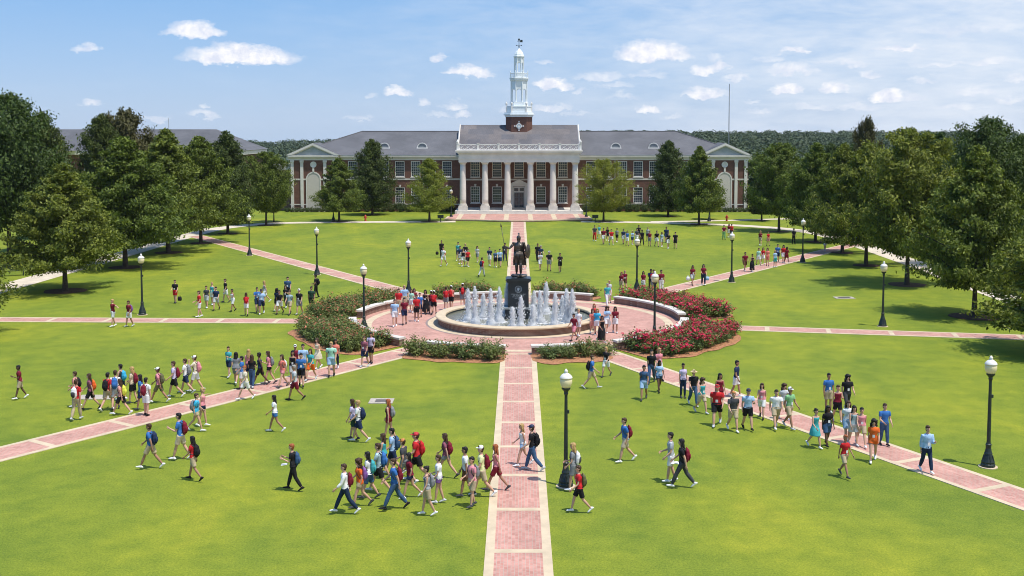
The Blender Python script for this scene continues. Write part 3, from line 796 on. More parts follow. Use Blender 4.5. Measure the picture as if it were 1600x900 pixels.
# white diamond medallion on the tower front
mb = MB(); y = TY - 2.2; zc = 13.75
def dia(r, y0, y1, z=zc, x=0):
    i = len(mb.v)
    for yy in (y0, y1):
        for (a, b_) in ((0, -r), (r, 0), (0, r), (-r, 0)): mb.v.append((x + a, yy, z + b_))
    for q in ((0, 1, 2, 3), (7, 6, 5, 4), (0, 4, 5, 1), (1, 5, 6, 2), (2, 6, 7, 3), (3, 7, 4, 0)): mb.face([i + t for t in q])
dia(.62, y - .08, y - .002)
for (a, b_) in ((.72, 0), (-.72, 0), (0, .72), (0, -.72)): dia(.14, y - .07, y - .003, zc + b_, a)
o = mb.build('medallion', M_WHITE, cupola)
mb = MB(); n = 16
for (r, yy) in ((.34, y - .082), (.34, y - .11), (.26, y - .11), (.26, y - .083)):
    for k in range(n): a = 2 * math.pi * k / n; mb.v.append((r * math.cos(a), yy, zc + r * math.sin(a)))
for j in range(3):
    for k in range(n): k2 = (k + 1) % n; mb.face((j * n + k, j * n + k2, (j + 1) * n + k2, (j + 1) * n + k))
mb.build('medallion_ring', plain('medallion_blue', (.35, .45, .50), .5), cupola)
# the same clock-like diamonds on the sides are out of view; terrace in front
tp = [(-9.6, 175.0), (-10.4, 170.0), (-10.6, 164.6), (-8.8, 163.9), (-6.2, 163.6), (-4.2, 162.6), (-2.0, 162.0), (-1.1, 161.8), (1.1, 161.8), (2.0, 162.0), (4.2, 162.6), (6.2, 163.6), (8.8, 163.9), (10.6, 164.6), (10.4, 170), (9.6, 175.0)]
mb = MB(); mb.prism(tp[::-1], -.1, .22); t = mb.build('terrace', M_PAVE, None, recalc=True); tag(t, kind='structure')
mb = MB(); 
for i in range(1, len(tp) - 2):
    a = Vector(tp[i]); b_ = Vector(tp[i + 1]); d = (b_ - a).normalized(); n_ = Vector((-d.y, d.x)) * .17
    q = [a - n_, a + n_, b_ + n_, b_ - n_]; mb.prism([v[:] for v in q], .1, .236 + .0015 * (i % 2))
for x in COLX[0:]:
    yq = 163.2 if abs(x) < 5 else 164.2
    mb.box(x - .35, x + .35, yq, 174.6, .2, .2245)
mb.build('terrace_kerb', M_CREAM, t, recalc=True)
# low wings beside the hall
for (x0, x1, s) in ((-40.2, -37.1, 'west'),):
    b0 = empty('side_building', ((x0 + x1) / 2, 189.0, 0)); tag(b0, 'low cream building showing beside the left end of the brick hall', 'building')
    mb = MB(); mb.box(-1.5, 1.5, -3, 3, 0, 6.6); mb.build('wall', M_LOWBRICK, b0)
    mb = MB(); mb.box(-1.7, 1.7, -3.2, 3.2, 6.603, 7.5); mb.build('parapet', M_OFFW, b0)
# far building on the left behind the trees
lb = empty('far_building', (-64, 212, 0)); tag(lb, 'long grey roofed building mostly hidden behind the trees on the left', 'building')
mb = MB(); mb.box(-24, 12.5, 0, 18, 0, 8.6); mb.build('wall', M_WALL, lb)
mb = MB(); mb.box(-24.6, 13.2, -.7, 18.6, 8.55, 9.3); mb.build('cornice', M_OFFW, lb)
mb = MB(); zz = 13.25
mb.v = [(-40, -.8, 9.32), (13.4, -.8, 9.32), (13.4, 18.8, 9.32), (-40, 18.8, 9.32), (-40, 9, zz), (5.6, 9, zz)]
mb.face((0, 1, 5, 4)); mb.face((1, 2, 5)); mb.face((2, 3, 4, 5)); mb.build('roof', M_SLATE, lb, recalc=True)
mb = MB(); mb.v = [(-30, -4, 9.3), (-18, -4, 9.3), (-24, -4, 12.6), (-30, 5, 9.3), (-18, 5, 9.3), (-24, 5, 12.6)]
mb.face((0, 1, 2)); mb.face((0, 2, 5, 3)); mb.face((1, 4, 5, 2)); mb.build('gable', M_SLATE, lb, recalc=True)
for x in (-20, -16, -12, -8, -4, 0, 4, 8):
    m_ = MB(); m_.box(x - .8, x + .8, -.06, -.002, 5, 7.4); o = m_.build('window', M_WHITE, lb); m_ = MB(); m_.box(x - .7, x + .7, -.09, -.062, 5.1, 7.3); m_.build('pane', M_GLASS, o)
# masts
def mast(name, x, y, z0, z1, r, label):
    o = empty(name, (x, y, z0)); tag(o, label, 'mast'); h = z1 - z0
    for k in range(3):
        a = k * 2.094 + .3; p = MB(); p.tube([(r * math.cos(a), r * math.sin(a), 0), (r * .7 * math.cos(a), r * .7 * math.sin(a), h)], r * .22, 5); p.build('leg', M_GREYMETAL, o)
    mb = MB(); n = int(h / (r * 2.2))
    for i in range(n):
        for k in range(3):
            a = k * 2.094 + .3; b_ = (k + 1) * 2.094 + .3; za = h * i / n; zb = h * (i + 1) / n
            mb.tube([(r * math.cos(a), r * math.sin(a), za), (r * math.cos(b_), r * math.sin(b_), zb)], r * .09, 3)
    mb.build('lattice', M_GREYMETAL, o)
mast('radio_mast', (1138 - CX) / FPX * 620, 620, -8, ZAT(131, 620), .30, 'tall thin radio mast on the wooded hill right of the brick hall')
mast('antenna_mast', (265 - CX) / FPX * 222, 222, 6, ZAT(184, 222), .09, 'thin antenna mast rising behind the magnolia on the left')

# ------------------------------------------------------------------ seat walls round the plaza
WALLS = [(7, 30, 'curved brick seat wall behind the fountain, right of the central path'), (41, 88, 'long curved brick seat wall in front of the crimson roses, behind the right lamp'),
         (97, 149, 'curved brick seat wall half buried in crimson roses at the lower right'), (159, 176, 'low brick seat wall behind the front planter right of the central path'),
         (184, 209, 'low brick seat wall behind the front planter left of the central path'), (219, 264, 'curved brick seat wall beside the left bed, lower left of the fountain'),
         (279, 319, 'curved brick seat wall at the upper left, behind the walking group'), (330, 353, 'curved brick seat wall behind the fountain, left of the central path')]
for (a0, a1, lab) in WALLS:
    am = R((a0 + a1) / 2); c = (10.95 * math.sin(am), CY0 + 10.95 * math.cos(am), 0)
    o = empty('seat_wall', c); tag(o, lab, 'wall', 'seat walls round the fountain plaza')
    mb = MB(); arcprism(mb, 10.98, 11.38, a0, a1, 0, .44); mb.v = [(x - c[0], y - c[1], z) for (x, y, z) in mb.v]; mb.build('brick_base', M_LOWBRICK, o, recalc=True)
    mb = MB(); arcprism(mb, 10.90, 11.46, a0 - .25, a1 + .25, .442, .56); mb.v = [(x - c[0], y - c[1], z) for (x, y, z) in mb.v]; mb.build('stone_cap', M_STONE, o, recalc=True)

# ------------------------------------------------------------------ fountain
FC = (0.0, CY0 - .1)
ft = empty('fountain_basin', (FC[0], FC[1], 0)); tag(ft, 'large round brick fountain basin with a pale stone rim in the plaza', 'fountain')
mb = MB(); mb.lathe([(5.42, 0), (5.42, .46), (5.0, .46), (5.0, .02)], 96, cap=False); mb.build('basin_wall', M_LOWBRICK, ft, recalc=True)
mb = MB(); mb.lathe([(5.0, .462), (5.58, .462), (5.62, .50), (5.62, .56), (5.57, .60), (4.98, .60), (4.94, .56), (4.94, .47), (5.0, .462)], 96, cap=False); mb.build('stone_rim', M_CREAM, ft, recalc=True)
mb = MB(); mb.lathe([(4.99, .46), (4.99, .15)], 96, cap=False); mb.build('basin_lining', plain('basin_tile', (.035, .045, .05), .35, .2), ft)
m, nt_, b = new_mat('pool_water', .10, .5)
g_ = N(nt_, 'ShaderNodeNewGeometry'); n = NOISE(nt_, g_.outputs['Position'], 1.2, 5, .6, 1.0); n2 = NOISE(nt_, g_.outputs['Position'], 7.0, 4, .6, .5)
nt_.links.new(RAMP(nt_, MA(nt_, 'ADD', MA(nt_, 'MULTIPLY', n, .5), MA(nt_, 'MULTIPLY', n2, .5)), [(.36, (.10, .11, .085)), (.56, (.22, .22, .17)), (.68, (.42, .43, .40))]), b.inputs['Base Color'])
bump(nt_, b, n2, .05, .6)
mb = MB(); mb.lathe([(.001, .36), (4.985, .36)], 96, cap=False); wt = mb.build('pool', m, ft)
# plinth
pl = empty('statue_plinth', (FC[0], FC[1], 0)); tag(pl, 'tall black granite plinth with white lettering in the middle of the fountain', 'plinth')
mb = MB(); mb.box(-.90, .90, -.75, .75, .1, 1.02); mb.build('lower_base', M_GRANITE, pl)
mb = MB(); mb.box(-.96, .96, -.81, .81, 1.023, 1.12); mb.build('base_ledge', plain('grey_granite', (.28, .30, .31), .5, .15, 20), pl)
mb = MB(); mb.v = [(-.70, -.60, 1.12), (.70, -.60, 1.12), (.70, .60, 1.12), (-.70, .60, 1.12), (-.68, -.58, 2.80), (.68, -.58, 2.80), (.68, .58, 2.80), (-.68, .58, 2.80)]
for q in ((3, 2, 1, 0), (4, 5, 6, 7), (0, 1, 5, 4), (1, 2, 6, 5), (2, 3, 7, 6), (3, 0, 4, 7)): mb.face(q)
mb.build('shaft', M_GRANITE, pl)
mb = MB()
for (a, z0, z1) in ((.74, 2.803, 2.85), (.80, 2.853, 2.92), (.86, 2.923, 3.03), (.80, 3.033, 3.08)): mb.box(-a, a, -a + .10, a - .10, z0, z1)
mb.build('cap', M_GRANITE, pl)
M_LETTER = plain('etched_lettering', (.42, .46, .48), .6, .05)
mb = MB(); n = 28; zc = 2.36; y = -.60
for (r0, r1) in ((.215, .235), (.15, .16)):
    i = len(mb.v)
    for r in (r0, r1):
        for k in range(n): a = 2 * math.pi * k / n; mb.v.append((r * math.cos(a), y - .004, zc + r * math.sin(a)))
    for k in range(n): k2 = (k + 1) % n; mb.face((i + k, i + n + k, i + n + k2, i + k2))
for k in range(22):
    a = 2 * math.pi * k / 22; mb.cbox((.187 * math.cos(a), y - .004, zc + .187 * math.sin(a)), (.02, .006, .02))
# helmeted head in profile inside the ring
hp = [(-.02, -.12), (.05, -.12), (.05, -.04), (.09, -.02), (.10, .03), (.08, .08), (.02, .12), (-.05, .11), (-.1, .04), (-.1, -.05), (-.06, -.1)]
i = len(mb.v)
for p in hp: mb.v.append((p[0] * .85, y - .005, zc + p[1] * .9))
mb.face([i + k for k in range(len(hp))])
mb.build('emblem', M_LETTER, pl, recalc=True)
rr_ = random.Random(3)
mb = MB()
for row, (hw, z) in enumerate(((.50, 2.00), (.34, 1.91), (.40, 1.82), (.24, 1.73))):   # small illegible etched lines
    x = -hw
    while x < hw:
        w_ = rr_.uniform(.018, .034); h = .05
        mb.box(x, x + .008, y - .006, y + .01, z, z + h)
        if rr_.random() < .7: mb.box(x + .008, x + w_, y - .0062, y + .01, z + rr_.choice((0, .021, .042)), z + rr_.choice((0, .021, .042)) + .008) if False else mb.box(x + .0085, x + w_, y - .0062, y + .01, z + .042, z + .05)
        if rr_.random() < .5: mb.box(x + .0085, x + w_, y - .0062, y + .01, z, z + .008)
        if rr_.random() < .6: mb.box(x + w_, x + w_ + .008, y - .006, y + .01, z, z + h)
        x += w_ + .022 + (.03 if rr_.random() < .18 else 0)
mb.build('inscription', M_LETTER, pl)

# water jets
m, nt_, b = new_mat('white_spray', .25, .5); M_SPRAY = m
b.inputs['Base Color'].default_value = (.97, .98, 1, 1)
tr = N(nt_, 'ShaderNodeBsdfTranslucent'); tr.inputs[0].default_value = (.97, .98, 1, 1)
mx = N(nt_, 'ShaderNodeMixShader'); mx.inputs[0].default_value = .6
nt_.links.new(b.outputs[0], mx.inputs[1]); nt_.links.new(tr.outputs[0], mx.inputs[2]); nt_.links.new(mx.outputs[0], nt_.nodes['Material Output'].inputs[0])
def jet_mesh(seed):
    r = random.Random(seed); mb = MB()
    # ragged rising core
    prof = []; lean = (r.uniform(-.03, .03), r.uniform(-.03, .03))
    n = 9; m_ = 16; i = 0
    for j in range(m_ + 1):
        t = j / m_; rad = (.050 + .055 * (1 - t) ** .7 + .10 * math.exp(-((t - .06) / .10) ** 2)) * (1 if j < m_ else .2)
        for k in range(n):
            a = 2 * math.pi * k / n; q = rad * (1 + .5 * nz(math.cos(a) * 2 + seed, math.sin(a) * 2, t * 9)) * (.8 + .35 * r.random())
            mb.v.append((q * math.cos(a) + lean[0] * t, q * math.sin(a) + lean[1] * t, t))
    for j in range(m_):
        for k in range(n): k2 = (k + 1) % n; mb.face((j * n + k, j * n + k2, (j + 1) * n + k2, (j + 1) * n + k))
    # clots and drops thrown out and falling back
    for q in range(2100):
        t = r.random(); up = 1 - t * t * r.uniform(.2, 1.0); z = max(.0, up * r.uniform(.75, 1.04)) if r.random() < .5 else r.random() ** 1.3
        spread = (.045 + .15 * max(0, 1 - z) ** .8); a = r.uniform(0, 6.283); d = abs(r.gauss(0, .62)) * spread
        x, y = d * math.cos(a) + lean[0] * z, d * math.sin(a) + lean[1] * z
        s = r.uniform(.005, .015) * (1.3 if z < .8 else .9); h = s * r.uniform(1.5, 4.4) * .5; i = len(mb.v)
        mb.v += [(x, y, z - h), (x + s, y, z), (x - s * .5, y + s * .86, z), (x - s * .5, y - s * .86, z), (x, y, z + h)]
        for f in ((0, 2, 1), (0, 3, 2), (0, 1, 3), (4, 1, 2), (4, 2, 3), (4, 3, 1)): mb.face([i + u for u in f])
    return mb.mesh('water_jet', M_SPRAY, True)
def foam_mesh(seed):
    r = random.Random(seed); mb = MB()
    for q in range(260):
        d = abs(r.gauss(0, .28)); a = r.uniform(0, 6.283); s = r.uniform(.02, .06) * max(.3, 1 - d); x, y = d * math.cos(a), d * math.sin(a)
        mb.ell((x, y, .0), (s * 1.5, s * 1.5, s * r.uniform(.3, .9)), 5, 4)
    return mb.mesh('foam', M_SPRAY, True)
JM = [jet_mesh(s) for s in (1, 2, 3, 4)]; FM = [foam_mesh(s) for s in (11, 12, 13)]
JETS = [(732, 501, 452), (743, 507, 449), (755, 497, 459), (767, 510, 453), (780, 503, 450), (792, 493, 440), (801, 512, 480), (813.5, 512, 464), (832, 510, 476),
        (833, 492, 455), (844, 504, 455), (852.5, 489, 442), (867, 509, 458), (878, 497, 462), (885.5, 503, 452), (894, 504, 453)]
pos = ['leftmost', 'second from the left', 'third from the left', 'fourth from the left', 'fifth from the left', 'just behind the left edge of the plinth', 'in front, left of the plinth',
       'front and centre, before the plinth', 'in front, right of the plinth', 'behind the right edge of the plinth', 'first clear one right of the plinth', 'tallest one right of the plinth', 'third from the right at the front', 'thin one, third from the right', 'second from the right', 'rightmost']
for k, (u, v, top) in enumerate(JETS):
    x, y = G(u, v, .38); h = ZAT(top, y) - .36
    o = link('water_jet', JM[k % 4], None, (x, y, .36), k * 1.3, (1.7, 1.7, h)); tag(o, 'white foaming fountain jet, ' + pos[k], 'water jet', 'jets of the fountain')
    # foam is scaled back so that it stays round
    f = link('foam', FM[k % 3], o, (0, 0, .02 / h), 0, (.85, .85, 1 / h))

# ------------------------------------------------------------------ lamps
m, nt_, b = new_mat('frosted_globe', .35, .5); b.inputs['Base Color'].default_value = (.78, .68, .42, 1); M_GLOBE = m
b.inputs['Subsurface Weight'].default_value = .0
lamp_t = None
def make_lamp(fine=True):
    o = empty('street_lamp')
    mb = MB(); mb.lathe([(.36, -.05), (.36, .03)], 20); mb.build('footing', M_CREAM, o)
    mb = MB(); mb.lathe([(.27, .03), (.27, .12), (.24, .16), (.25, .22), (.20, .34), (.16, .46), (.145, .50), (.16, .53), (.13, .60), (.10, .74), (.105, .86), (.12, .89), (.085, .93), (.075, 1.0)], 16)
    for k in range(8):
        a = k * math.pi / 4; mb.tube([(.245 * math.cos(a), .245 * math.sin(a), .16), (.17 * math.cos(a), .17 * math.sin(a), .46)], .022, 4)
    mb.build('cast_base', M_IRON, o)
    mb = MB(); mb.lathe([(.075, 1.0), (.068, 2.0), (.055, 3.38), (.06, 3.40), (.085, 3.46), (.07, 3.50), (.10, 3.56), (.16, 3.62), (.165, 3.66)], 12); mb.box(.05, .12, -.04, .04, 2.72, 2.84); mb.build('pole', M_IRON, o, smooth=False)
    mb = MB(); mb.lathe([(.13, 3.66), (.19, 3.74), (.225, 3.86), (.225, 3.96), (.20, 4.02)], 18); g = mb.build('globe', M_GLOBE, o, smooth=True)
    mb = MB(); mb.lathe([(.235, 4.02), (.235, 4.05), (.19, 4.12), (.12, 4.18), (.06, 4.21), (.055, 4.24), (.075, 4.27), (.05, 4.31), (.02, 4.36)], 18); mb.build('lamp_cap', M_WHITE, o, smooth=True)
    return o
LAMPS = [(1543.5, 729.5, 'on the right lawn, nearest to the lower right walkers'), (884, 760, 'beside the central path in the foreground'), (1379, 510, 'beside the right cross path, near the big tree shadows'),
         (1022.5, 533, 'standing in the crimson rose bed'), (569, 516, 'standing in the left rose bed beside the plaza'), (222.5, 492, 'beside the left cross path under the trees'),
         (495.5, 429.5, 'beside the upper left diagonal path'), (638.5, 457, 'behind the upper left of the plaza'), (1143, 441, 'beside the upper right diagonal path'), (995, 453, 'behind the upper right of the plaza'),
         (390, 399.5, 'by the left tree row, on the lawn'), (1254, 410, 'by the far end of the upper right path'), (521, 345, 'in front of the left wing near the round topped tree'),
         (705, 341, 'left of the terrace before the hall'), (916, 341, 'right of the terrace before the hall'), (1108, 346, 'in front of the right pavilion'), (371, 352, 'far back between the left row trees')]
lt = make_lamp()
for k, (u, v, lab) in enumerate(LAMPS):
    x, y = G(u, v); o = lt if k == 0 else copy_tree(lt)
    o.location = (x, y, 0); tag(o, 'lamp post with acorn globe ' + lab, 'street lamp', 'lamp posts of the quad')
# ------------------------------------------------------------------ small fixtures
for k, (u, v, lab) in enumerate(((571, 345.5, 'left of the hall entrance'), (1135.5, 345.5, 'right of the hall entrance'))):
    x, y = G(u, v); o = empty('fire_hydrant', (x, y, 0)); tag(o, 'small red fire hydrant beside the walk ' + lab, 'hydrant', 'fire hydrants')
    mb = MB(); mb.lathe([(.2, 0), (.2, .06), (.13, .08), (.13, .62), (.17, .64), (.17, .70), (.13, .80), (.05, .88), (.04, .94)], 12); mb.build('barrel', M_RED, o)
    mb = MB(); mb.tube([(-.26, 0, .5), (.26, 0, .5)], .07, 8); mb.tube([(0, -.25, .45), (0, 0, .45)], .09, 8); mb.build('nozzles', M_RED, o)
for k, (u, v, lab) in enumerate(((688.5, 347, 'left of the terrace'), (930, 347, 'right of the terrace'))):
    x, y = G(u, v); o = empty('litter_bin', (x, y, 0)); tag(o, 'dark box on a short post beside the walk, ' + lab, 'bin', 'boxes beside the terrace')
    mb = MB(); mb.tube([(0, 0, 0), (0, 0, .55)], .06, 8); mb.build('post', M_IRON, o)
    mb = MB(); mb.box(-.42, .42, -.28, .28, .55, .95); mb.box(-.45, .45, -.31, .31, .953, 1.0); mb.build('box', M_IRON, o)
for k, (u, v, wd, dp, rz, lab) in enumerate(((596, 627, 1.15, 1.0, 0, 'on the lawn left of the central path'), (1319, 465.5, 1.5, 1.0, 0, 'on the right lawn between the tree shadows'))):
    x, y = G(u, v); o = empty('drain_grate', (x, y, 0), rz); tag(o, 'rectangular concrete framed drain grate ' + lab, 'drain', 'drain grates in the lawn')
    a, b_ = wd / 2, dp / 2
    mb = MB(); mb.box(-a, a, -b_, -b_ + .2, -.1, .03); mb.box(-a, a, b_ - .2, b_, -.1, .03); mb.box(-a, -a + .28, -b_ + .2, b_ - .2, -.1, .03); mb.box(a - .28, a, -b_ + .2, b_ - .2, -.1, .03); mb.build('frame', plain('old_concrete', (.42, .37, .32), .9), o)
    mb = MB(); n = 12
    for q in range(n): xx = -a + .28 + (2 * a - .56) * (q + .5) / n; mb.box(xx - .015, xx + .015, -b_ + .2, b_ - .2, .0, .028)
    mb.box(-a + .28, a - .28, -b_ + .2, b_ - .2, .005, .012); mb.build('grate', plain('grate_iron', (.16, .14, .13), .6), o)
x, y = G(152, 621); mb = MB(); mb.box(-.9, .9, -.45, .45, -.1, .03); o = mb.build('concrete_slab', plain('old_concrete', (.42, .37, .32), .9)); o.location = (x, y, 0)
tag(o, 'small pale concrete slab in the lawn behind the left group', 'slab')
x, y = G(20, 431); bn = empty('park_bench', (x, y, 0), R(28)); tag(bn, 'dark metal park bench beside the sidewalk at the left edge', 'bench')
mb = MB()
for k in range(6): mb.box(-.95, .95, -.25 + k * .085, -.19 + k * .085, .43, .46)
mb.build('seat', M_IRON, bn); mb = MB()
for k in range(6): mb.box(-.95, .95, .27 + k * .012, .30 + k * .012, .50 + k * .075, .55 + k * .075)
mb.build('backrest', M_IRON, bn)
for s in (-1, 1):
    for yy in (-.2, .3): mb = MB(); mb.box(s * .88 - .04, s * .88 + .04, yy - .03, yy + .03, 0, .43 if yy < 0 else .95); mb.build('leg', M_IRON, bn)
# ------------------------------------------------------------------ trees
def quads_mesh(name, C, U, V, mats, mi=None):
    """many separate leaf quads (diamonds), centres C, half axes U, V"""
    n = len(C)
    co = np.stack([C - U, C - V * .9, C + U, C + V], axis=1).reshape(-1, 3)
    me = bpy.data.meshes.new(name)
    me.vertices.add(4 * n); me.vertices.foreach_set('co', co.astype(np.float32).ravel())
    me.loops.add(4 * n); me.loops.foreach_set('vertex_index', np.arange(4 * n, dtype=np.int32))
    me.polygons.add(n); me.polygons.foreach_set('loop_start', np.arange(0, 4 * n, 4, dtype=np.int32)); me.polygons.foreach_set('loop_total', np.full(n, 4, dtype=np.int32))
    for m in mats: me.materials.append(m)
    if mi is not None: me.polygons.foreach_set('material_index', mi.astype(np.int32))
    me.update(); me.validate(); return me
def leaf_frames(rg, P, out, size, aspect=.5, upbias=.6, rnd_=.9):
    n = len(P)
    nrm = out * .7 + rg.normal(size=(n, 3)) * rnd_ + np.array([0, 0, upbias]); nrm /= np.linalg.norm(nrm, axis=1, keepdims=True)
    a = rg.normal(size=(n, 3)); u = np.cross(nrm, a); u /= np.linalg.norm(u, axis=1, keepdims=True); v = np.cross(nrm, u)
    s = size * rg.uniform(.6, 1.35, size=(n, 1))
    return u * s, v * s * aspect
def crown(seed, Rr, zb, H, nb, nl, leaf, prof, flat=.55, sg=.5, droop=.0):
    rg = np.random.default_rng(seed); P = []; O = []; bows = []
    for b_ in range(nb):
        t = (b_ + rg.uniform()) / nb
        az_ = b_ * 2.39996 + rg.normal() * .35
        env = prof(t) * Rr * (1 + .16 * math.sin(az_ * 2 + seed) + .10 * math.sin(az_ * 3.3 + t * 9 + seed * 2) + rg.normal() * .08)
        k = 1.0 if rg.uniform() < .68 else rg.uniform(.3, .8)
        r = env * k
        z = zb + (H - zb) * t
        c = np.array([r * math.cos(az_), r * math.sin(az_), z - droop * k * k])
        root = np.array([0, 0, max(zb * .8, z - .55 * r - .3)])
        bows.append((root, c))
        m = int(nl / nb * (.6 + .8 * rg.uniform()))
        w_ = np.clip(rg.beta(2.6, 1.0, size=m), 0, 1)[:, None]
        axis = root + (c - root) * (w_ * .98 + .04)
        s = sg * (.55 + .6 * prof(t)) * (1.1 - .35 * w_)
        p = axis + rg.normal(size=(m, 3)) * s * np.array([1, 1, flat])
        p[:, 2] = np.maximum(p[:, 2], zb * .72)
        P.append(p); o = p - np.array([0, 0, zb + (H - zb) * .35]); o /= (np.linalg.norm(o, axis=1, keepdims=True) + 1e-6)
        O.append(o)
    P = np.concatenate(P); O = np.concatenate(O)
    U, V = leaf_frames(rg, P, O, leaf)
    return P, U, V, bows
def trunk_mesh(seed, bows, r0, H, clear, rg=None):
    rg = random.Random(seed); mb = MB()
    pts = [(0, 0, -.15), (0, 0, .1)]; n = 7
    for j in range(1, n + 1):
        t = j / n; pts.append((rg.uniform(-.08, .08) * t, rg.uniform(-.08, .08) * t, H * .92 * t))
    rad = [r0 * 1.6, r0 * 1.15] + [r0 * (1 - .93 * (j / n) ** .9) for j in range(1, n + 1)]
    mb.tube(pts, rad, 9)
    for (a, c) in bows[::3]:
        a = Vector(a); c = Vector(c); L = (c - a).length
        if L < .5: continue
        m_ = a.lerp(c, .5) + Vector((0, 0, .08 * L)); q = r0 * .36 * (1 - a.z / H) + .02
        mb.tube([a, m_, c], [q, q * .6, q * .15], 5)
    return mb
oakp = lambda t: (max(0, 1 - t) ** .72) * min(1, .60 + t * 2.3) * 1.17
roundp = lambda t: math.sqrt(max(0, 1 - (2 * t - .86) ** 2 / 1.32)) * min(1, .5 + t * 3)
conep = lambda t: (max(0, 1 - t) ** .8) * min(1, .7 + t * 2)
colp = lambda t: (max(0, 1 - t) ** .45) * min(1, .55 + t * 1.6)
TREES = {}
def tree_kind(key, seed, prof, zb, nb, nl, leaf, mat, **kw):
    P, U, V, bows = crown(seed, 4.6, zb, 10.0, nb, nl, leaf, prof, **kw)
    cm = quads_mesh('crown', P, U, V, [mat]); tm = trunk_mesh(seed, bows, .20, 10.0, zb).mesh('trunk', [M_BARK], True)
    TREES[key] = (cm, tm)
for s in range(4): tree_kind('oak%d' % s, 10 + s, oakp, 2.2, 135, 46000, .128, L_MID, droop=.35, sg=.38, flat=.45)
for s in range(2): tree_kind('round%d' % s, 30 + s, roundp, 2.3, 120, 42000, .13, L_MID, sg=.40, flat=.48)
for s in range(2): tree_kind('dark%d' % s, 40 + s, colp, 1.4, 170, 42000, .125, L_DARK, droop=.3, sg=.44)
for s in range(2): tree_kind('young%d' % s, 50 + s, roundp if s else oakp, 2.0, 120, 34000, .11, L_BRIGHT, sg=.46, flat=.42)
tree_kind('magnolia', 60, roundp, 1.8, 90, 34000, .16, L_GOLD, sg=.5, flat=.7)
tree_kind('loose', 61, roundp, 3.0, 80, 34000, .125, L_MID, sg=.55, flat=.6)
kcount = 0
def plant_tree(kind, x, y, h, wid, label, group=None, cat='tree', nm=None, mulch=True):
    global kcount; kcount += 1
    cm, tm = TREES[kind]
    names = {'oak': 'oak_tree', 'round': 'shade_tree', 'dark': 'evergreen_tree', 'young': 'young_tree', 'magnolia': 'magnolia_tree', 'loose': 'broadleaf_tree'}
    nm = nm or names[kind.rstrip('0123456789')]
    o = empty(nm, (x, y, 0), (kcount * 2.4) % 6.28, (wid / 9.4, wid / 9.4, h / 10.2))
    link('trunk', tm, o); cr_ = link('crown', cm, o)
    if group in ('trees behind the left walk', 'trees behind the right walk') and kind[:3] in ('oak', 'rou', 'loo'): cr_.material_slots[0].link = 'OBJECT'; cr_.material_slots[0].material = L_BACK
    tag(o, label, cat, group)
    return o
def mulch(x, y, r, mat=M_DMULCH):
    mb = MB(); n = 26; mb.v = [(r * (1 + .12 * nz(math.cos(a) * 2 + x, math.sin(a) * 2)) * math.cos(a), r * (1 + .12 * nz(math.cos(a) * 2 + x, math.sin(a) * 2)) * math.sin(a), 0) for a in [2 * math.pi * k / n for k in range(n)]]
    mb.face(range(n)); o = mb.build('mulch', mat); o.location = (x, y, .028); tag(o, kind='structure')
def by_px(kind, u, v, top, wpx, label, group=None, ring=1.25):
    x, y = G(u, v); h = ZAT(top, y); wid = wpx / FPX * y
    plant_tree(kind, x, y, h, wid, label, group)
    if ring: mulch(x, y, ring)
RL = 'trees of the left row'; RR = 'trees of the right row'
by_px('oak0', 102, 455, 250, 192, 'nearest full green tree of the left row, with a low spreading crown', RL, 1.7)
by_px('oak1', 196, 418, 206, 190, 'tall full tree behind the nearest one in the left row', RL, 1.6)
by_px('oak2', 263, 395, 198, 168, 'dense tree third in the left row, left of the diagonal path end', RL, 1.5)
by_px('oak3', 314, 380, 206, 125, 'paler tree at the start of the upper left diagonal path', RL)
by_px('dark0', 356, 365, 203, 104, 'tall pointed dark tree, fifth in the left row', RL)
by_px('round0', 416, 352, 236, 80, 'rounder tree at the far end of the left row', RL)
by_px('round1', 428, 347, 262, 48, 'small tree just behind the far end of the left row', RL, .8)
plant_tree('oak2', -36.4, 71.0, 8.3, 8.6, 'green tree whose branches enter at the left edge above the bench', RL); mulch(-36.4, 71.0, 1.6)
by_px('dark1', 1190, 345, 238, 62, 'small tree behind the first of the right row, near the right pavilion', RR, .8)
by_px('round1', 1217, 362, 222, 98, 'rounded tree at the far end of the right row', RR)
by_px('oak1', 1274, 378, 217, 108, 'tree second from the far end of the right row', RR)
by_px('oak0', 1316, 395, 219, 118, 'tree at the end of the upper right diagonal path', RR)
by_px('oak3', 1353, 415, 216, 142, 'tree standing left of the tallest one in the right row', RR)
by_px('round0', 1417, 445, 198, 175, 'big full tree in the middle of the right row with a tall straight trunk', RR, 1.6)
by_px('oak2', 1522, 495, 222, 195, 'nearest complete tree of the right row with long drooping lower branches', RR, 1.7)
plant_tree('oak1', 31.9, 65.0, 8.7, 10.2, 'large tree cut by the right edge with low hanging branches', RR); mulch(31.9, 65.0, 1.6)
plant_tree('oak3', 33.4, 52.0, 8.6, 9.0, 'tree just beyond the right edge that throws a shadow on the lawn', RR)
plant_tree('oak0', -40.5, 62.5, 9.0, 9.4, 'tree just beyond the left edge that throws a shadow on the lawn', RL)
by_px('oak3', 530, 346, 243, 84, 'mid green cone shaped tree before the left pavilion')
by_px('dark0', 582, 336, 216, 84, 'tall dark evergreen tree against the left wing')
by_px('young0', 671, 346, 246, 84, 'bright yellow green young tree left of the portico')
by_px('young1', 943, 346, 247, 78, 'bright young tree right of the portico')
by_px('dark1', 1044, 338, 218, 78, 'tall dark evergreen tree against the right wing')
by_px('oak2', 1092, 351, 226, 86, 'full green tree before the right pavilion')
by_px('young0', 1109, 343, 268, 46, 'small tree between the full tree and the right pavilion', None, .7)
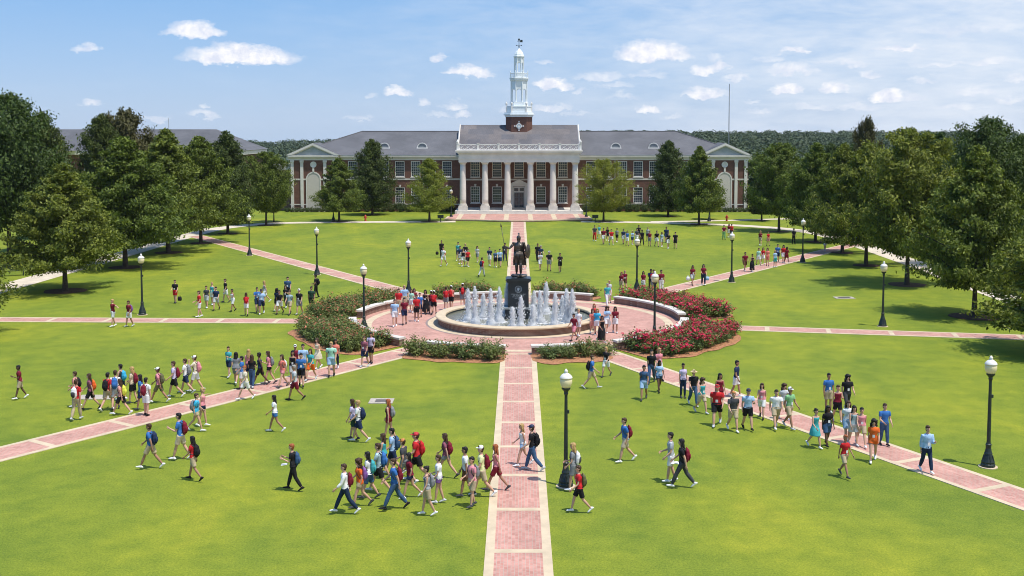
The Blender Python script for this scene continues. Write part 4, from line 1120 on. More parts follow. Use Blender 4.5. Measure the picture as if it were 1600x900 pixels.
# second rows behind the walks
BL = 'trees behind the left walk'; BR = 'trees behind the right walk'
for (kind, x, y, v, wid, lab) in (
    ('loose', -48.5, 108, 146, 11.5, 'very tall loose crowned tree at the top left corner'), ('dark0', -51, 122, 172, 9.5, 'dark tree right of the very tall one at the left'),
    ('dark1', -50, 137, 176, 8.5, 'dark upright tree beside the magnolia on the left'), ('magnolia', -50.5, 146, 172, 9.5, 'bronze green magnolia rising above the left row'),
    ('round0', -49, 92, 255, 10, 'leafy tree low behind the bench at the left edge'), ('oak3', -52, 160, 205, 8.5, 'tree behind the fifth one of the left row'),
    ('round1', -44.5, 170, 233, 7, 'tree near the far left building corner'), ('loose', -57, 112, 190, 10, 'tree filling in behind the very tall left one'), ('oak1', -57, 138, 206, 9, 'tree behind the magnolia on the left'),
    ('round0', -46.5, 178, 246, 6.5, 'small tree beside the low cream building')):
    plant_tree(kind, x, y, ZAT(v, y), wid, lab, BL)
for (kind, x, y, v, wid, lab) in (
    ('magnolia', 45.8, 150, 184, 4.2, 'narrow dark tree poking above the right row'), ('loose', 44.5, 108, 184, 8.8, 'tall tree with a pale top behind the right row'),
    ('oak0', 51.5, 116, 205, 9.5, 'tree right of the tall pale topped one at the right edge'), ('round1', 47.0, 130, 204, 9.0, 'broad tree behind the middle of the right row'),
    ('oak2', 48.5, 143, 210, 8.5, 'tree behind the right row left of the narrow dark one'), ('dark0', 45.0, 164, 222, 7.5, 'darker tree far behind the right row'),
    ('round0', 52, 172, 222, 8.5, 'far tree right of the dark one behind the right row'), ('oak3', 45.5, 92, 225, 9.0, 'tree behind the nearest complete one on the right'),
    ('round1', 47, 80, 240, 9.0, 'tree at the right edge behind the walk'), ('oak1', 56, 150, 212, 9, 'tree filling the gap behind the right row'), ('oak0', 41.5, 183, 246, 6.0, 'small tree right of the right pavilion'),
    ('oak3', 58, 132, 207, 10, 'tree at the far right behind the others')):
    plant_tree(kind, x, y, ZAT(v, y), wid, lab, BR)
# trees just behind the hall and the far left gap
r5 = random.Random(5)
BH = 'trees beyond the hall'
for (x, y, v, wid, kind) in ((-52, 232, 233, 12, 'round0'), (-44, 228, 240, 12, 'oak1'), (-38, 236, 242, 10, 'dark0'), (-60, 246, 236, 13, 'oak2'), (-47, 250, 233, 12, 'round1'), (-33, 245, 243, 11, 'oak0'), (-70, 238, 234, 12, 'oak3')):
    pass

# the far wood on the hills: one mass of small crowns
rg = np.random.default_rng(77)
pts = []
while len(pts) < 4200:
    d = 232 * math.exp(rg.uniform(0, 1) * math.log(1330 / 232)); a = rg.uniform(-.56, .56)
    x, y = d * math.sin(a), d * math.cos(a)
    if abs(x) < 38 and y < 600 and rg.uniform() < .9: continue
    if y < 232: continue
    if d < 520 and rg.uniform() < .15: continue
    # where the crowns would stand in front of the wooded skyline keep them low
    zt = terr(x, y); h = rg.uniform(6.5, 10.5)
    lim = 11.2 if x < 0 else 13.2
    if d < 420: lim -= 2.8 + 2.2 * sstep(420, 232, d)
    elif d < 700: lim -= 1.2
    if zt + h > lim: h = lim - zt - rg.uniform(0, 1.5)
    if h < 3: continue
    pts.append((x, y, zt, h, rg.uniform(.35, .75) * (h if d < 600 else 9)))
T_ = []
for k in range(6):
    n = 150; ph = rg.uniform(0, 6.283, n); ct = rg.uniform(-.45, 1, n); st_ = np.sqrt(1 - ct ** 2); lump = 1 + .22 * np.sin(ph * 3 + k) * np.sin(ct * 4 + k) + rg.normal(size=n) * .10
    T_.append((np.stack([st_ * np.cos(ph) * lump, st_ * np.sin(ph) * lump, ct * lump * .9], 1)))
Cs, Us, Vs = [], [], []
for i, (x, y, z, h, r) in enumerate(pts):
    base = T_[i % 6]; q = base * np.array([r, r, h * .5]); P = q + np.array([x, y, z + h * .5])
    U, V = leaf_frames(rg, P, base, .17 * r, .7, .5, .5); Cs.append(P); Us.append(U); Vs.append(V)
me = quads_mesh('far_wood', np.concatenate(Cs), np.concatenate(Us), np.concatenate(Vs), [L_WOOD])
o = link('far_wood', me); tag(o, 'dark green wood covering the low hills behind the hall', 'wood', kind='stuff')

# ------------------------------------------------------------------ shrubs
def bush_mesh(seed, nl, nf, leaf, lm, fm, spread=1.0, flower=.045, h=1.0):
    rg = np.random.default_rng(seed)
    # lumpy half dome made of arching stems
    ns = 26; tips = []
    for k in range(ns):
        a = k * 2.4 + rg.normal() * .3; r = spread * (.15 + .55 * math.sqrt((k + .5) / ns)) * (1 + .15 * rg.normal()); z = h * (.45 + .5 * (1 - (k / ns)) + .12 * rg.normal()); tips.append((r * math.cos(a), r * math.sin(a), max(.25, z)))
    P = []
    for t in tips:
        m = nl // ns; w_ = rg.beta(2.0, 1.0, size=(m, 1)); ax = np.array([t[0] * .3, t[1] * .3, 0]) * (1 - w_) + np.array(t) * w_
        P.append(ax + rg.normal(size=(m, 3)) * .11)
    P = np.concatenate(P); P[:, 2] = np.maximum(P[:, 2], .06)
    O = P - np.array([0, 0, .3]); O /= np.linalg.norm(O, axis=1, keepdims=True)
    U, V = leaf_frames(rg, P, O, leaf, .6, .5, .8)
    lmesh = quads_mesh('foliage', P, U, V, [lm])
    fmesh = None
    if nf:
        r = np.linalg.norm(P - np.array([0, 0, .15]), axis=1) + P[:, 2] * .4; idx = np.argsort(-r)[:int(nl * .38)]; cl = rg.choice(idx, nf // 5)
        F = np.repeat(P[cl], 5, axis=0) + rg.normal(size=(len(cl) * 5, 3)) * .055 + np.array([0, 0, .05]); O2 = F - np.array([0, 0, .3]); O2 /= np.linalg.norm(O2, axis=1, keepdims=True); U, V = leaf_frames(rg, F, O2, flower, .9, .7, .6)
        fmesh = quads_mesh('blossoms', F, U, V, [fm])
    mb = MB()
    for t in tips[::2]: mb.tube([(t[0] * .15, t[1] * .15, 0), (t[0] * .6, t[1] * .6, t[2] * .5), t], [.015, .012, .006], 4)
    return lmesh, fmesh, mb.mesh('stems', [M_BARK])
BUSH = {'crimson': [bush_mesh(100 + k, 1700, 290, .055, L_BUSH, P_CRIM, flower=.055) for k in range(3)],
        'coral': [bush_mesh(110 + k, 1700, 110, .055, L_BUSH, P_CORAL, flower=.04) for k in range(3)],
        'crimson_light': [bush_mesh(120 + k, 1500, 130, .055, L_BUSH, P_CRIM, flower=.045) for k in range(2)],
        'sparse': [bush_mesh(140 + k, 1800, 30, .055, L_BUSH, P_CORAL, flower=.036) for k in range(3)],
        'hedge': [bush_mesh(130 + k, 1400, 0, .06, L_HEDGE, None, spread=1.1) for k in range(2)]}
def plant_bush(kind, k, x, y, s, h, label, group, nm='rose_bush', cat='bush'):
    l, f, st_ = BUSH[kind][k % len(BUSH[kind])]
    o = empty(nm, (x, y, .02), (k * 1.7) % 6.28, (s, s, h)); link('foliage', l, o); link('stems', st_, o)
    if f: link('blossoms', f, o)
    tag(o, label, cat, group)
NTH = ['first', 'second', 'third', 'fourth', 'fifth', 'sixth', 'seventh', 'eighth', 'ninth', 'tenth', 'eleventh', 'twelfth', 'thirteenth', 'fourteenth', 'fifteenth', 'sixteenth', 'seventeenth', 'eighteenth', 'nineteenth', 'twentieth']
ROWN = ['inner', 'middle', 'outer', 'outermost']
def bed_bushes(bi, kind, r0, r1, dens, label, group, hh=.95, trim=(1.5, 1.5)):
    a0, a1 = BEDS[bi]; k = 0; r = r0; row = 0
    while r <= r1:
        da = math.degrees(dens / r); a = a0 + trim[0] + (row % 2) * da * .5
        col = 0; hi_ = int((a1 - trim[1] - a) / da) + 1
        while a < a1 - trim[1]:
            rr = r + .22 * nz(a, r); aa = R(a + .8 * nz(r, a * .7)); kk = kind
            if kind == 'mixr': kk = 'crimson' if rnd.random() < .72 else 'crimson_light'
            plant_bush(kk, k, rr * math.sin(aa), CY0 + rr * math.cos(aa), rnd.uniform(.92, 1.18) * min(dens, 1.25) / 1.05, hh * rnd.uniform(.8, 1.15), label % (NTH[col], ROWN[row]), group)
            k += 1; a += da; col += 1
        r += dens * .88; row += 1
bed_bushes(1, 'mixr', 12.2, 14.6, 1.15, 'crimson flowered rose bush, upper right bed, %s clockwise in the %s row', 'crimson rose bushes, upper right bed', trim=(2, 0))
bed_bushes(2, 'mixr', 12.2, 14.8, 1.15, 'crimson flowered rose bush, lower right bed, %s clockwise in the %s row', 'crimson rose bushes, lower right bed', trim=(0, 5))
bed_bushes(3, 'sparse', 12.4, 13.3, 1.05, 'leafy rose bush, front right planter, %s from the right in the %s row', 'rose bushes, front right planter', .9)
bed_bushes(4, 'sparse', 12.7, 12.9, 1.5, 'leafy rose bush, front left planter, %s from the path in the %s row', 'rose bushes, front left planter', .95, trim=(4.0, 1.5))
bed_bushes(5, 'coral', 12.2, 14.9, 1.15, 'coral flowered rose bush, lower left bed, %s clockwise in the %s row', 'coral rose bushes, lower left bed', trim=(5, 0))
bed_bushes(6, 'coral', 12.2, 14.8, 1.15, 'coral flowered rose bush, upper left bed, %s clockwise in the %s row', 'coral rose bushes, upper left bed', trim=(0, 2))
bed_bushes(7, 'coral', 12.3, 13.4, 1.1, 'leafy rose bush behind the fountain left, %s clockwise in the %s row', 'rose bushes, back left planter', .95)
bed_bushes(0, 'coral', 12.3, 13.4, 1.1, 'leafy rose bush behind the fountain right, %s clockwise in the %s row', 'rose bushes, back right planter', .95)
# shrubs and low hedges at the foot of the hall
for s, nm in ((-1, 'left'), (1, 'right')):
    x = 10.8; k = 0
    while x < 27.5:
        plant_bush('hedge', k, s * x, FY - 1.6 - .5 * abs(nz(x, s)), rnd.uniform(1.0, 1.35), rnd.uniform(1.2, 1.75), 'round green shrub at the foot of the %s wing, %s from the portico' % (nm, NTH[k]), 'shrubs along the %s wing' % nm, 'shrub', 'shrub'); k += 1
        x += 1.35
    x = 29.0; k = 0
    while x < 37.6:
        plant_bush('hedge', k, s * x, FY - 1.9, .72, .75, 'low clipped hedge plant before the %s pavilion, %s from the wing' % (nm, NTH[k]), 'low hedge before the %s pavilion' % nm, 'hedge_plant', 'hedge'); k += 1
        x += .8
# ------------------------------------------------------------------ people: one continuous remeshed body per pose, clothes grown round it
def remesh(mb, voxel, smooth_it=4, name='tmp'):
    me = bpy.data.meshes.new(name); me.from_pydata(mb.v, [], mb.f)
    bm = bmesh.new(); bm.from_mesh(me); bmesh.ops.recalc_face_normals(bm, faces=bm.faces); bm.to_mesh(me); bm.free()
    o = bpy.data.objects.new(name, me); COL.objects.link(o)
    r = o.modifiers.new('r', 'REMESH'); r.mode = 'VOXEL'; r.voxel_size = voxel; r.use_smooth_shade = True
    if smooth_it: s = o.modifiers.new('s', 'SMOOTH'); s.factor = .5; s.iterations = smooth_it
    dg = bpy.context.evaluated_depsgraph_get(); dg.update()
    out = bpy.data.meshes.new_from_object(o.evaluated_get(dg)); bpy.data.objects.remove(o); bpy.data.meshes.remove(me)
    out.name = name; return out
D = {'m': dict(hip=.088, hw=.155, waist=.135, chest=.160, sh=.178, th=.085, ca=.056, ar=.050, H=1.0),
     'f': dict(hip=.085, hw=.168, waist=.112, chest=.145, sh=.152, th=.083, ca=.052, ar=.040, H=.94)}
# hip/knee left, hip/knee right, shoulder/elbow left, shoulder/elbow right, abduction left, right, lean
POSE = {'w1': (27, 5, -19, 20, -24, 14, 24, 24, 6, 6, 3), 'w2': (-19, 20, 27, 5, 24, 24, -24, 14, 6, 6, 3),
        'n1': (12, 2, -9, 16, -10, 10, 10, 18, 6, 6, 2), 'n2': (-9, 16, 12, 2, 10, 18, -10, 10, 6, 6, 2),
        'p1': (18, 3, -13, 18, 14, 100, -14, 14, 4, 6, 4), 'p2': (-13, 18, 18, 3, 18, 95, 18, 95, 3, 3, 4),
        'w3': (22, 10, -15, 28, -14, 30, 14, 40, 5, 8, 4), 'w4': (-16, 26, 22, 8, 16, 34, -16, 22, 8, 5, 2), 'n3': (9, 1, -5, 11, 4, 40, 8, 62, 9, 5, 1),
        'st': (3, 2, -3, 3, 2, 10, -2, 8, 7, 7, 0), 'pt': (10, 2, -8, 12, 0, 5, -8, 12, 82, 6, 1), 'hf': (20, 4, -14, 18, 50, 128, -12, 12, 8, 6, 2)}
def skeleton(sex, pose):
    d = D[sex]; hL, kL, hR, kR, sL, eL, sR, eR, aL, aR, lean = POSE[pose]
    J = {}; le = math.tan(R(lean))
    def up(p): return (p[0], p[1] - le * max(0, p[2] - .92), p[2])
    for sd, h, k, s_, e, ab, sg in (('L', hL, kL, sL, eL, aL, 1), ('R', hR, kR, sR, eR, aR, -1)):
        hip = Vector((sg * d['hip'], 0, .92)); th = Vector((sg * .01, -math.sin(R(h)), -math.cos(R(h)))); kn = hip + th * .43
        q = R(h - k); an = kn + Vector((0, -math.sin(q), -math.cos(q))) * .42
        J['hip' + sd], J['kn' + sd], J['an' + sd] = hip, kn, an
        J['foot' + sd] = R(min(0, (h - k) * .9) if h < 0 else (h - k) * .35)
        sh = Vector(up((sg * d['sh'], 0, 1.375)))
        ua = Vector((sg * math.sin(R(ab)), -math.sin(R(s_)) * math.cos(R(ab)), -math.cos(R(s_)) * math.cos(R(ab)))); el_ = sh + ua * .285
        f = R(s_ + e)
        if ab > 40: fa = Vector((sg * math.sin(R(ab)), -math.sin(R(12)), -math.cos(R(ab)))).normalized()
        else: fa = Vector((-sg * .18 * math.sin(R(min(e, 90))) + sg * math.sin(R(ab)) * .5, -math.sin(f), -math.cos(f))).normalized()
        J['sh' + sd], J['el' + sd], J['wr' + sd], J['fa' + sd] = sh, el_, el_ + fa * .25, fa
    J['up'] = up; return J
def legs(mb, J, d, infl=0.0, to=2.0, sd_all='LR', wide=1.0):
    for sd in sd_all:
        h, k, a = J['hip' + sd], J['kn' + sd], J['an' + sd]
        pts = []; rad = []
        N_ = [(0, d['th'] * 1.02), (.5, d['th'] * .86), (1.0, d['th'] * .64), (1.25, d['ca'] * 1.03), (1.55, d['ca'] * .95), (1.95, d['ca'] * .64), (2.02, d['ca'] * .62)]
        for t, r in N_:
            if t > to: break
            pts.append(h.lerp(k, t) if t <= 1 else k.lerp(a, t - 1)); rad.append(r * wide + infl)
        if pts and N_[len(pts) - 1][0] < to - .01:
            t = to; r = rad[-1]; pts.append(h.lerp(k, t) if t <= 1 else k.lerp(a, t - 1)); rad.append(r)
        mb.tube(pts, rad, 10, ref=(1, 0, 0))
def torso(mb, J, d, infl, z0, z1, sex, hem=0.0):
    prof = [(.80, d['hw'] * .72, .085), (.86, d['hw'] * .96, .104), (.93, d['hw'], .112), (1.02, d['hw'] * .93, .102), (1.12, d['waist'], .088), (1.22, d['chest'] * .93, .098), (1.31, d['chest'], .108 if sex == 'm' else .115), (1.37, d['chest'] * .96, .092), (1.41, d['chest'] * .70, .072), (1.44, d['chest'] * .50, .062), (1.465, d['chest'] * .38, .055)]
    pr = [p for p in prof if z0 <= p[0] <= z1]
    if hem: pr = [(z0, np.interp(z0, [p[0] for p in prof], [p[1] for p in prof]) + hem, np.interp(z0, [p[0] for p in prof], [p[2] for p in prof]) + hem)] + pr
    pts = [J['up']((0, -.012 if z > 1.1 else 0, z)) for z, a, b_ in pr]
    mb.tube(pts, [a + infl for z, a, b_ in pr], 14, ref=(1, 0, 0), rad2=[b_ + infl for z, a, b_ in pr])
def arms(mb, J, d, infl, to, fr=0.0):
    for sd in 'LR':
        s_, e, w_ = J['sh' + sd], J['el' + sd], J['wr' + sd]; ce = Vector((0, J['up']((0, 0, 1.38))[1], 1.40))
        N_ = [(-.45, d['ar'] * .75), (0, d['ar'] * 1.06), (.25, d['ar'] * 1.08), (.6, d['ar'] * .96), (1.0, d['ar'] * .78), (1.3, d['ar'] * .80), (1.7, d['ar'] * .66), (2.0, d['ar'] * .52)]
        pts = []; rad = []
        for t, r in N_:
            if t > to: break
            pts.append(s_.lerp(ce, -t) if t < 0 else (s_.lerp(e, t) if t <= 1 else e.lerp(w_, t - 1))); rad.append(r + infl)
        mb.tube(pts, rad, 8)
def head_c(J): return Vector(J['up']((0, -.022, 1.615)))
def make_body(sex, pose):
    d = D[sex]; J = skeleton(sex, pose); mb = MB()
    torso(mb, J, d, 0, .80, 1.47, sex); legs(mb, J, d); arms(mb, J, d, 0, 2.0)
    mb.ell(J['up']((.0, -.0, .93)), (d['hw'] * .98, .118, .13), 12, 8)
    hc = head_c(J); nk = Vector(J['up']((0, -.0, 1.42)))
    mb.tube([nk, hc + Vector((0, .02, -.06))], [.058, .052], 8)
    mb.ell(hc + Vector((0, .012, .02)), (.076, .094, .100), 14, 10); mb.ell(hc + Vector((0, -.022, -.045)), (.056, .062, .070), 12, 8)
    mb.tube([hc + Vector((0, -.078, .022)), hc + Vector((0, -.108, -.018)), hc + Vector((0, -.08, -.03))], [.010, .015, .012], 6)
    for s_ in (-1, 1): mb.ell(hc + Vector((s_ * .080, .015, -.002)), (.014, .022, .034), 6, 6)
    for sd in 'LR':
        w_, fa = J['wr' + sd], J['fa' + sd]; mb.tube([w_ - fa * .02, w_ + fa * .03, w_ + fa * .085], [.024, .034, .036], 8, ref=(0, 1, 0), rad2=[.018, .017, .014])
        a = J['an' + sd]; mb.tube([a + Vector((0, .0, .03)), a + Vector((0, 0, -.03))], [d['ca'] * .64, d['ca'] * .66], 8)
    me = remesh(mb, .0135, 5, 'body')
    # separate unequal bent fingers and a thumb, rooted in the palm
    fb = MB()
    for sd, sg in (('L', 1), ('R', -1)):
        w_, fa = J['wr' + sd], J['fa' + sd]; side = Vector((0, 1, 0)) - fa * fa.y; side = side.normalized() if side.length > .1 else Vector((0, 0, 1)); palm = fa.cross(side) * sg
        inn = Vector((-sg, 0, 0)) if abs(fa.x) < .7 else Vector((0, -.5, -1)).normalized(); inn = (inn - fa * inn.dot(fa)).normalized()
        for q, L in enumerate((.070, .078, .072, .056)):
            b0 = w_ + fa * .070 + side * (q - 1.5) * -.0185; k1 = b0 + fa * (.02 + L * .42) + inn * .006; k2 = k1 + (fa * .8 + inn * .55) * L * .34; k3 = k2 + (fa * .55 + inn * .8) * L * .26
            fb.tube([b0, k1, k2, k3], [.0088, .0084, .0074, .006], 6, round_ends=True)
        b0 = w_ + fa * .02 - side * .022; t1 = b0 - side * .022 + fa * .028 + inn * .01; t2 = t1 + fa * .028 + inn * .012 - side * .006
        fb.tube([b0, t1, t2], [.0125, .011, .008], 6, round_ends=True)
    off = len(fb.f)
    fm = fb.mesh('fing', [], True)
    # eyes, brows and mouth as small inlays with their own materials
    ey = MB(); hc = head_c(J)
    for s_ in (-1, 1):
        ey.mi = 1; ey.ell(hc + Vector((s_ * .030, -.078, .018)), (.012, .007, .0075), 8, 6)
        ey.mi = 2; ey.tube([hc + Vector((s_ * .016, -.084, .038)), hc + Vector((s_ * .030, -.085, .042)), hc + Vector((s_ * .045, -.074, .037))], .0042, 5)
    ey.mi = 3; ey.tube([hc + Vector((-.022, -.078, -.052)), hc + Vector((0, -.085, -.054)), hc + Vector((.022, -.078, -.052))], [.003, .0055, .003], 5)
    em = ey.mesh('eyes', [], True)
    bm = bmesh.new(); bm.from_mesh(me)
    for f in bm.faces: f.material_index = 0
    bm.from_mesh(fm); bm.from_mesh(em)
    lowest = min(v.co.z for v in bm.verts)
    bm.to_mesh(me); bm.free()
    bpy.data.meshes.remove(fm); bpy.data.meshes.remove(em)
    for p in me.polygons: p.use_smooth = True
    return me, J
SKINS = [plain('skin_light', (.56, .33, .235), .6, .06), plain('skin_tan', (.36, .19, .125), .6, .06), plain('skin_deep', (.12, .062, .042), .55, .08)]
M_EYE = plain('eye_dark', (.03, .025, .02), .3, .0); M_BROW = plain('brow_dark', (.05, .03, .02), .8, .0); M_LIP = plain('lip', (.36, .12, .10), .5, .0)
BODY = {}
def body_data(sex, pose):
    if (sex, pose) in BODY: return BODY[(sex, pose)]
    me, J = make_body(sex, pose); 
    for m_ in (SKINS[0], M_EYE, M_BROW, M_LIP): me.materials.append(m_)
    n = len(me.vertices)
    # the shoe soles carry the figure: lowest point of either shoe
    low = 9
    for sd in 'LR':
        low = min(low, shoe_pts(J, sd)[1])
    BODY[(sex, pose)] = dict(body=me, J=J, low=low, cloth={}); return BODY[(sex, pose)]
def shoe_pts(J, sd):
    a = J['an' + sd]; q = J['foot' + sd]; hz = math.sin(q); c = math.cos(q)
    def T(y, z): # local: y forward, z up -> rotate about the ankle
        return a + Vector((0, -(y * c - z * hz) , z * c + y * hz))
    pts = [T(-.065, -.050), T(-.03, -.042), T(.04, -.045), T(.11, -.058), T(.165, -.064)]
    low = min(T(-.07, -.092).z, T(.19, -.090).z)
    return pts, low
def cloth(sex, pose, kind):
    B = body_data(sex, pose)
    if kind in B['cloth']: return B['cloth'][kind]
    d = D[sex]; J = B['J']; mb = MB(); vox = .019
    if kind == 'tee': torso(mb, J, d, .015, .93, 1.44, sex, .038); arms(mb, J, d, .014, .6)
    elif kind == 'longtee': torso(mb, J, d, .020, .86, 1.44, sex, .03); arms(mb, J, d, .016, .6)
    elif kind == 'shirt': torso(mb, J, d, .020, .90, 1.45, sex, .025); arms(mb, J, d, .019, 1.7)
    elif kind == 'tank': torso(mb, J, d, .013, .94, 1.40, sex, .02)
    elif kind == 'shorts': torso(mb, J, d, .012, .86, 1.03, sex); legs(mb, J, d, .024, .82, wide=1.03); mb.ell(J['up']((0, 0, .92)), (d['hw'] * .98 + .02, .142, .15), 12, 8)
    elif kind == 'minis': torso(mb, J, d, .012, .86, 1.02, sex); legs(mb, J, d, .018, .42); mb.ell(J['up']((0, 0, .92)), (d['hw'] * .98 + .016, .138, .15), 12, 8)
    elif kind == 'trousers': torso(mb, J, d, .010, .86, 1.03, sex); legs(mb, J, d, .019, 1.95); mb.ell(J['up']((0, 0, .92)), (d['hw'] * .98 + .016, .138, .15), 12, 8)
    elif kind in ('skirt', 'dress', 'maxi'):
        b_ = {'skirt': .62, 'dress': .56, 'maxi': .16}[kind]; sp_ = abs(J['knL'].y - J['knR'].y)
        pts = [J['up']((0, 0, 1.04)), (0, 0, .92), (0, 0, .78), (0, 0, b_)]
        mb.tube(pts, [d['waist'] + .03, d['hw'] + .025, d['hw'] + .045, d['hw'] + .07], 14, ref=(1, 0, 0), rad2=[.11, .14, .16 + sp_ * .25, .17 + sp_ * .42])
        if kind != 'skirt': torso(mb, J, d, .013, .94, 1.40, sex)
    elif kind == 'shoes':
        out = []
        for sd in 'LR':
            pts, low = shoe_pts(J, sd); m2 = MB(); m2.tube(pts, [.040, .043, .042, .046, .034], 10, ref=(1, 0, 0), rad2=[.036, .044, .040, .032, .022], round_ends=True)
            m2.tube([J['an' + sd] + Vector((0, .0, .015)), pts[1] + Vector((0, 0, -.02))], [.040, .044], 8)
            me = m2.mesh('shoe', [M_WHITE], True); out.append(me)
        B['cloth'][kind] = out; return out
    elif kind in ('short', 'long', 'cap', 'bun', 'curly', 'hat'):
        c = head_c(J); bs = Vector((0, .02, .028)); vox = .011
        if kind in ('short', 'long', 'bun', 'curly'):
            s = {'short': 1.0, 'long': 1.04, 'bun': 1.0, 'curly': 1.22}[kind]
            mb.ell(c + bs + Vector((0, .012, .012)), (.086 * s, .096 * s, .100 * s), 14, 10)
            mb.ell(c + Vector((0, .045, -.02)), (.080 * s, .066 * s, .085 * s), 12, 8)
            mb.ell(c + Vector((0, -.038, .085)), (.066 * s, .052 * s, .040 * s), 12, 8)
        if kind == 'long':
            mb.tube([c + Vector((0, .055, .02)), c + Vector((0, .085, -.10)), c + Vector((0, .105, -.24)), c + Vector((0, .115, -.36))], [.088, .098, .098, .06], 10, ref=(1, 0, 0), rad2=[.05, .045, .036, .022])
            for s_ in (-1, 1): mb.tube([c + Vector((s_ * .074, .0, .05)), c + Vector((s_ * .088, .015, -.06)), c + Vector((s_ * .088, .03, -.19))], [.026, .028, .018], 7)
        if kind == 'curly':
            rr = random.Random(4)
            for q in range(34):
                a = rr.uniform(0, 6.283); z = rr.uniform(-.20, .12)
                if -math.sin(a) > .45 and z < .05: continue
                mb.ell(c + Vector((.105 * math.cos(a), .03 + .10 * math.sin(a), z)), (.042, .042, .045), 7, 5)
        if kind == 'bun': mb.ell(c + Vector((0, .085, .10)), (.045, .045, .042), 10, 8)
        if kind == 'cap':
            mb.ell(c + bs + Vector((0, .0, .028)), (.089, .102, .088), 14, 10)
            mb.tube([c + Vector((0, -.07, .062)), c + Vector((0, -.115, .058)), c + Vector((0, -.155, .048))], [.070, .066, .045], 10, ref=(1, 0, 0), rad2=[.012, .009, .008])
        if kind == 'hat':
            mb.ell(c + bs + Vector((0, .0, .028)), (.089, .102, .095), 14, 10); mb.tube([c + Vector((0, .01, .045)), c + Vector((0, .01, .062))], [.165, .155], 18, ref=(1, 0, 0), rad2=[.18, .17]); 
    me = remesh(mb, vox, 3, kind); B['cloth'][kind] = me; me.materials.append(M_WHITE)
    for p in me.polygons: p.use_smooth = True
    return me
FAB = {'white': (.74, .74, .76), 'cream': (.66, .60, .46), 'black': (.018, .018, .021), 'navy': (.022, .035, .085), 'blue': (.045, .15, .42), 'light blue': (.34, .50, .72), 'teal': (.06, .36, .40),
       'cyan': (.05, .38, .62), 'mint': (.35, .62, .50), 'green': (.22, .45, .22), 'dark green': (.03, .07, .045), 'yellow': (.62, .66, .08), 'pale yellow': (.68, .70, .36), 'orange': (.75, .14, .03),
       'red': (.50, .025, .03), 'maroon': (.19, .018, .035), 'pink': (.66, .25, .30), 'coral': (.70, .20, .16), 'purple': (.22, .10, .34), 'lilac': (.52, .45, .64), 'mauve': (.26, .09, .13), 'grey': (.22, .23, .25),
       'pale grey': (.48, .50, .53), 'dark grey': (.06, .062, .07), 'khaki': (.46, .37, .25), 'beige': (.55, .45, .33), 'brown': (.12, .06, .035), 'denim': (.05, .10, .20), 'dark denim': (.02, .035, .075), 'olive': (.12, .12, .06),
       'striped grey': (.38, .40, .44), 'plaid blue': (.35, .48, .62), 'salmon': (.60, .28, .24)}
def fab(c):
    k = 'fabric_' + c.replace(' ', '_')
    if k in MATS: return MATS[k]
    if c in ('striped grey', 'plaid blue', 'navy print'):
        m, nt, b = new_mat(k, .85, .1); oc = obj_coord(nt); wv = N(nt, 'ShaderNodeTexWave'); wv.inputs['Scale'].default_value = 9; wv.bands_direction = 'Z'; nt.links.new(oc, wv.inputs[0])
        a = FAB[c]; nt.links.new(RAMP(nt, wv.outputs['Fac'], [(.4, tuple(x * .35 for x in a)), (.6, tuple(min(.75, x * 1.5) for x in a))]), b.inputs['Base Color']); MATS[k] = m; return m
    return plain(k, FAB[c], .85, .16, 11.0, spec=.12, bmp=.01)
HAIRC = {'black': (.012, .010, .010), 'brown': (.055, .028, .015), 'blonde': (.42, .27, .11), 'red': (.30, .085, .03), 'grey': (.30, .28, .26), 'white': (.75, .75, .75), 'maroon': (.2, .02, .03), 'orange': (.5, .2, .06), 'straw': (.6, .45, .25), 'navy': (.02, .03, .08), 'crimson': (.5, .03, .04)}
def hairm(c): return plain('hair_' + c, HAIRC[c], .6, .3, 30.0)
def pmesh(me, name, parent, mat):
    o = bpy.data.objects.new(name, me); COL.objects.link(o); o.parent = parent
    o.material_slots[0].link = 'OBJECT'; o.material_slots[0].material = mat
    return o
# backpack master
def pack_meshes():
    mb = MB(); mb.tube([(0, .02, -.20), (0, .02, -.15), (0, .03, .0), (0, .02, .15), (0, .0, .215)], [.10, .135, .145, .125, .07], 14, ref=(1, 0, 0), rad2=[.06, .085, .095, .075, .035], round_ends=True)
    a = remesh(mb, .014, 3, 'bag_body'); a.materials.append(M_WHITE)
    mb = MB(); mb.tube([(0, .105, -.15), (0, .115, -.10), (0, .115, .0), (0, .10, .03)], [.085, .10, .10, .07], 12, ref=(1, 0, 0), rad2=[.025, .035, .03, .02], round_ends=True); b_ = mb.mesh('pocket', [M_WHITE], True)
    mb = MB(); 
    for s_ in (-1, 1): mb.tube([(s_ * .085, -.03, .16), (s_ * .105, -.11, .225), (s_ * .115, -.235, .17), (s_ * .125, -.265, .03), (s_ * .15, -.17, -.12), (s_ * .11, -.05, -.16)], .016, 6)
    c = mb.mesh('straps', [M_WHITE], True)
    return a, b_, c
PKA, PKB, PKC = pack_meshes()
def make_pack(col, loc, rz, sc, label, carried=False):
    o = empty('backpack', loc, rz, sc); pmesh(PKA, 'bag_body', o, fab(col)); pmesh(PKB, 'pocket', o, fab('dark grey' if col in ('white', 'striped grey') else col)); 
    if not carried: pmesh(PKC, 'straps', o, fab('dark grey'))
    tag(o, label, 'backpack', 'backpacks and bags of the walkers'); return o
TOPW = {'tee': 'shirt', 'longtee': 'long shirt', 'shirt': 'sleeved shirt', 'tank': 'tank top', 'dress': 'dress', 'maxi': 'long dress'}
BOTW = {'shorts': 'shorts', 'minis': 'short shorts', 'trousers': 'trousers', 'skirt': 'skirt', '-': ''}
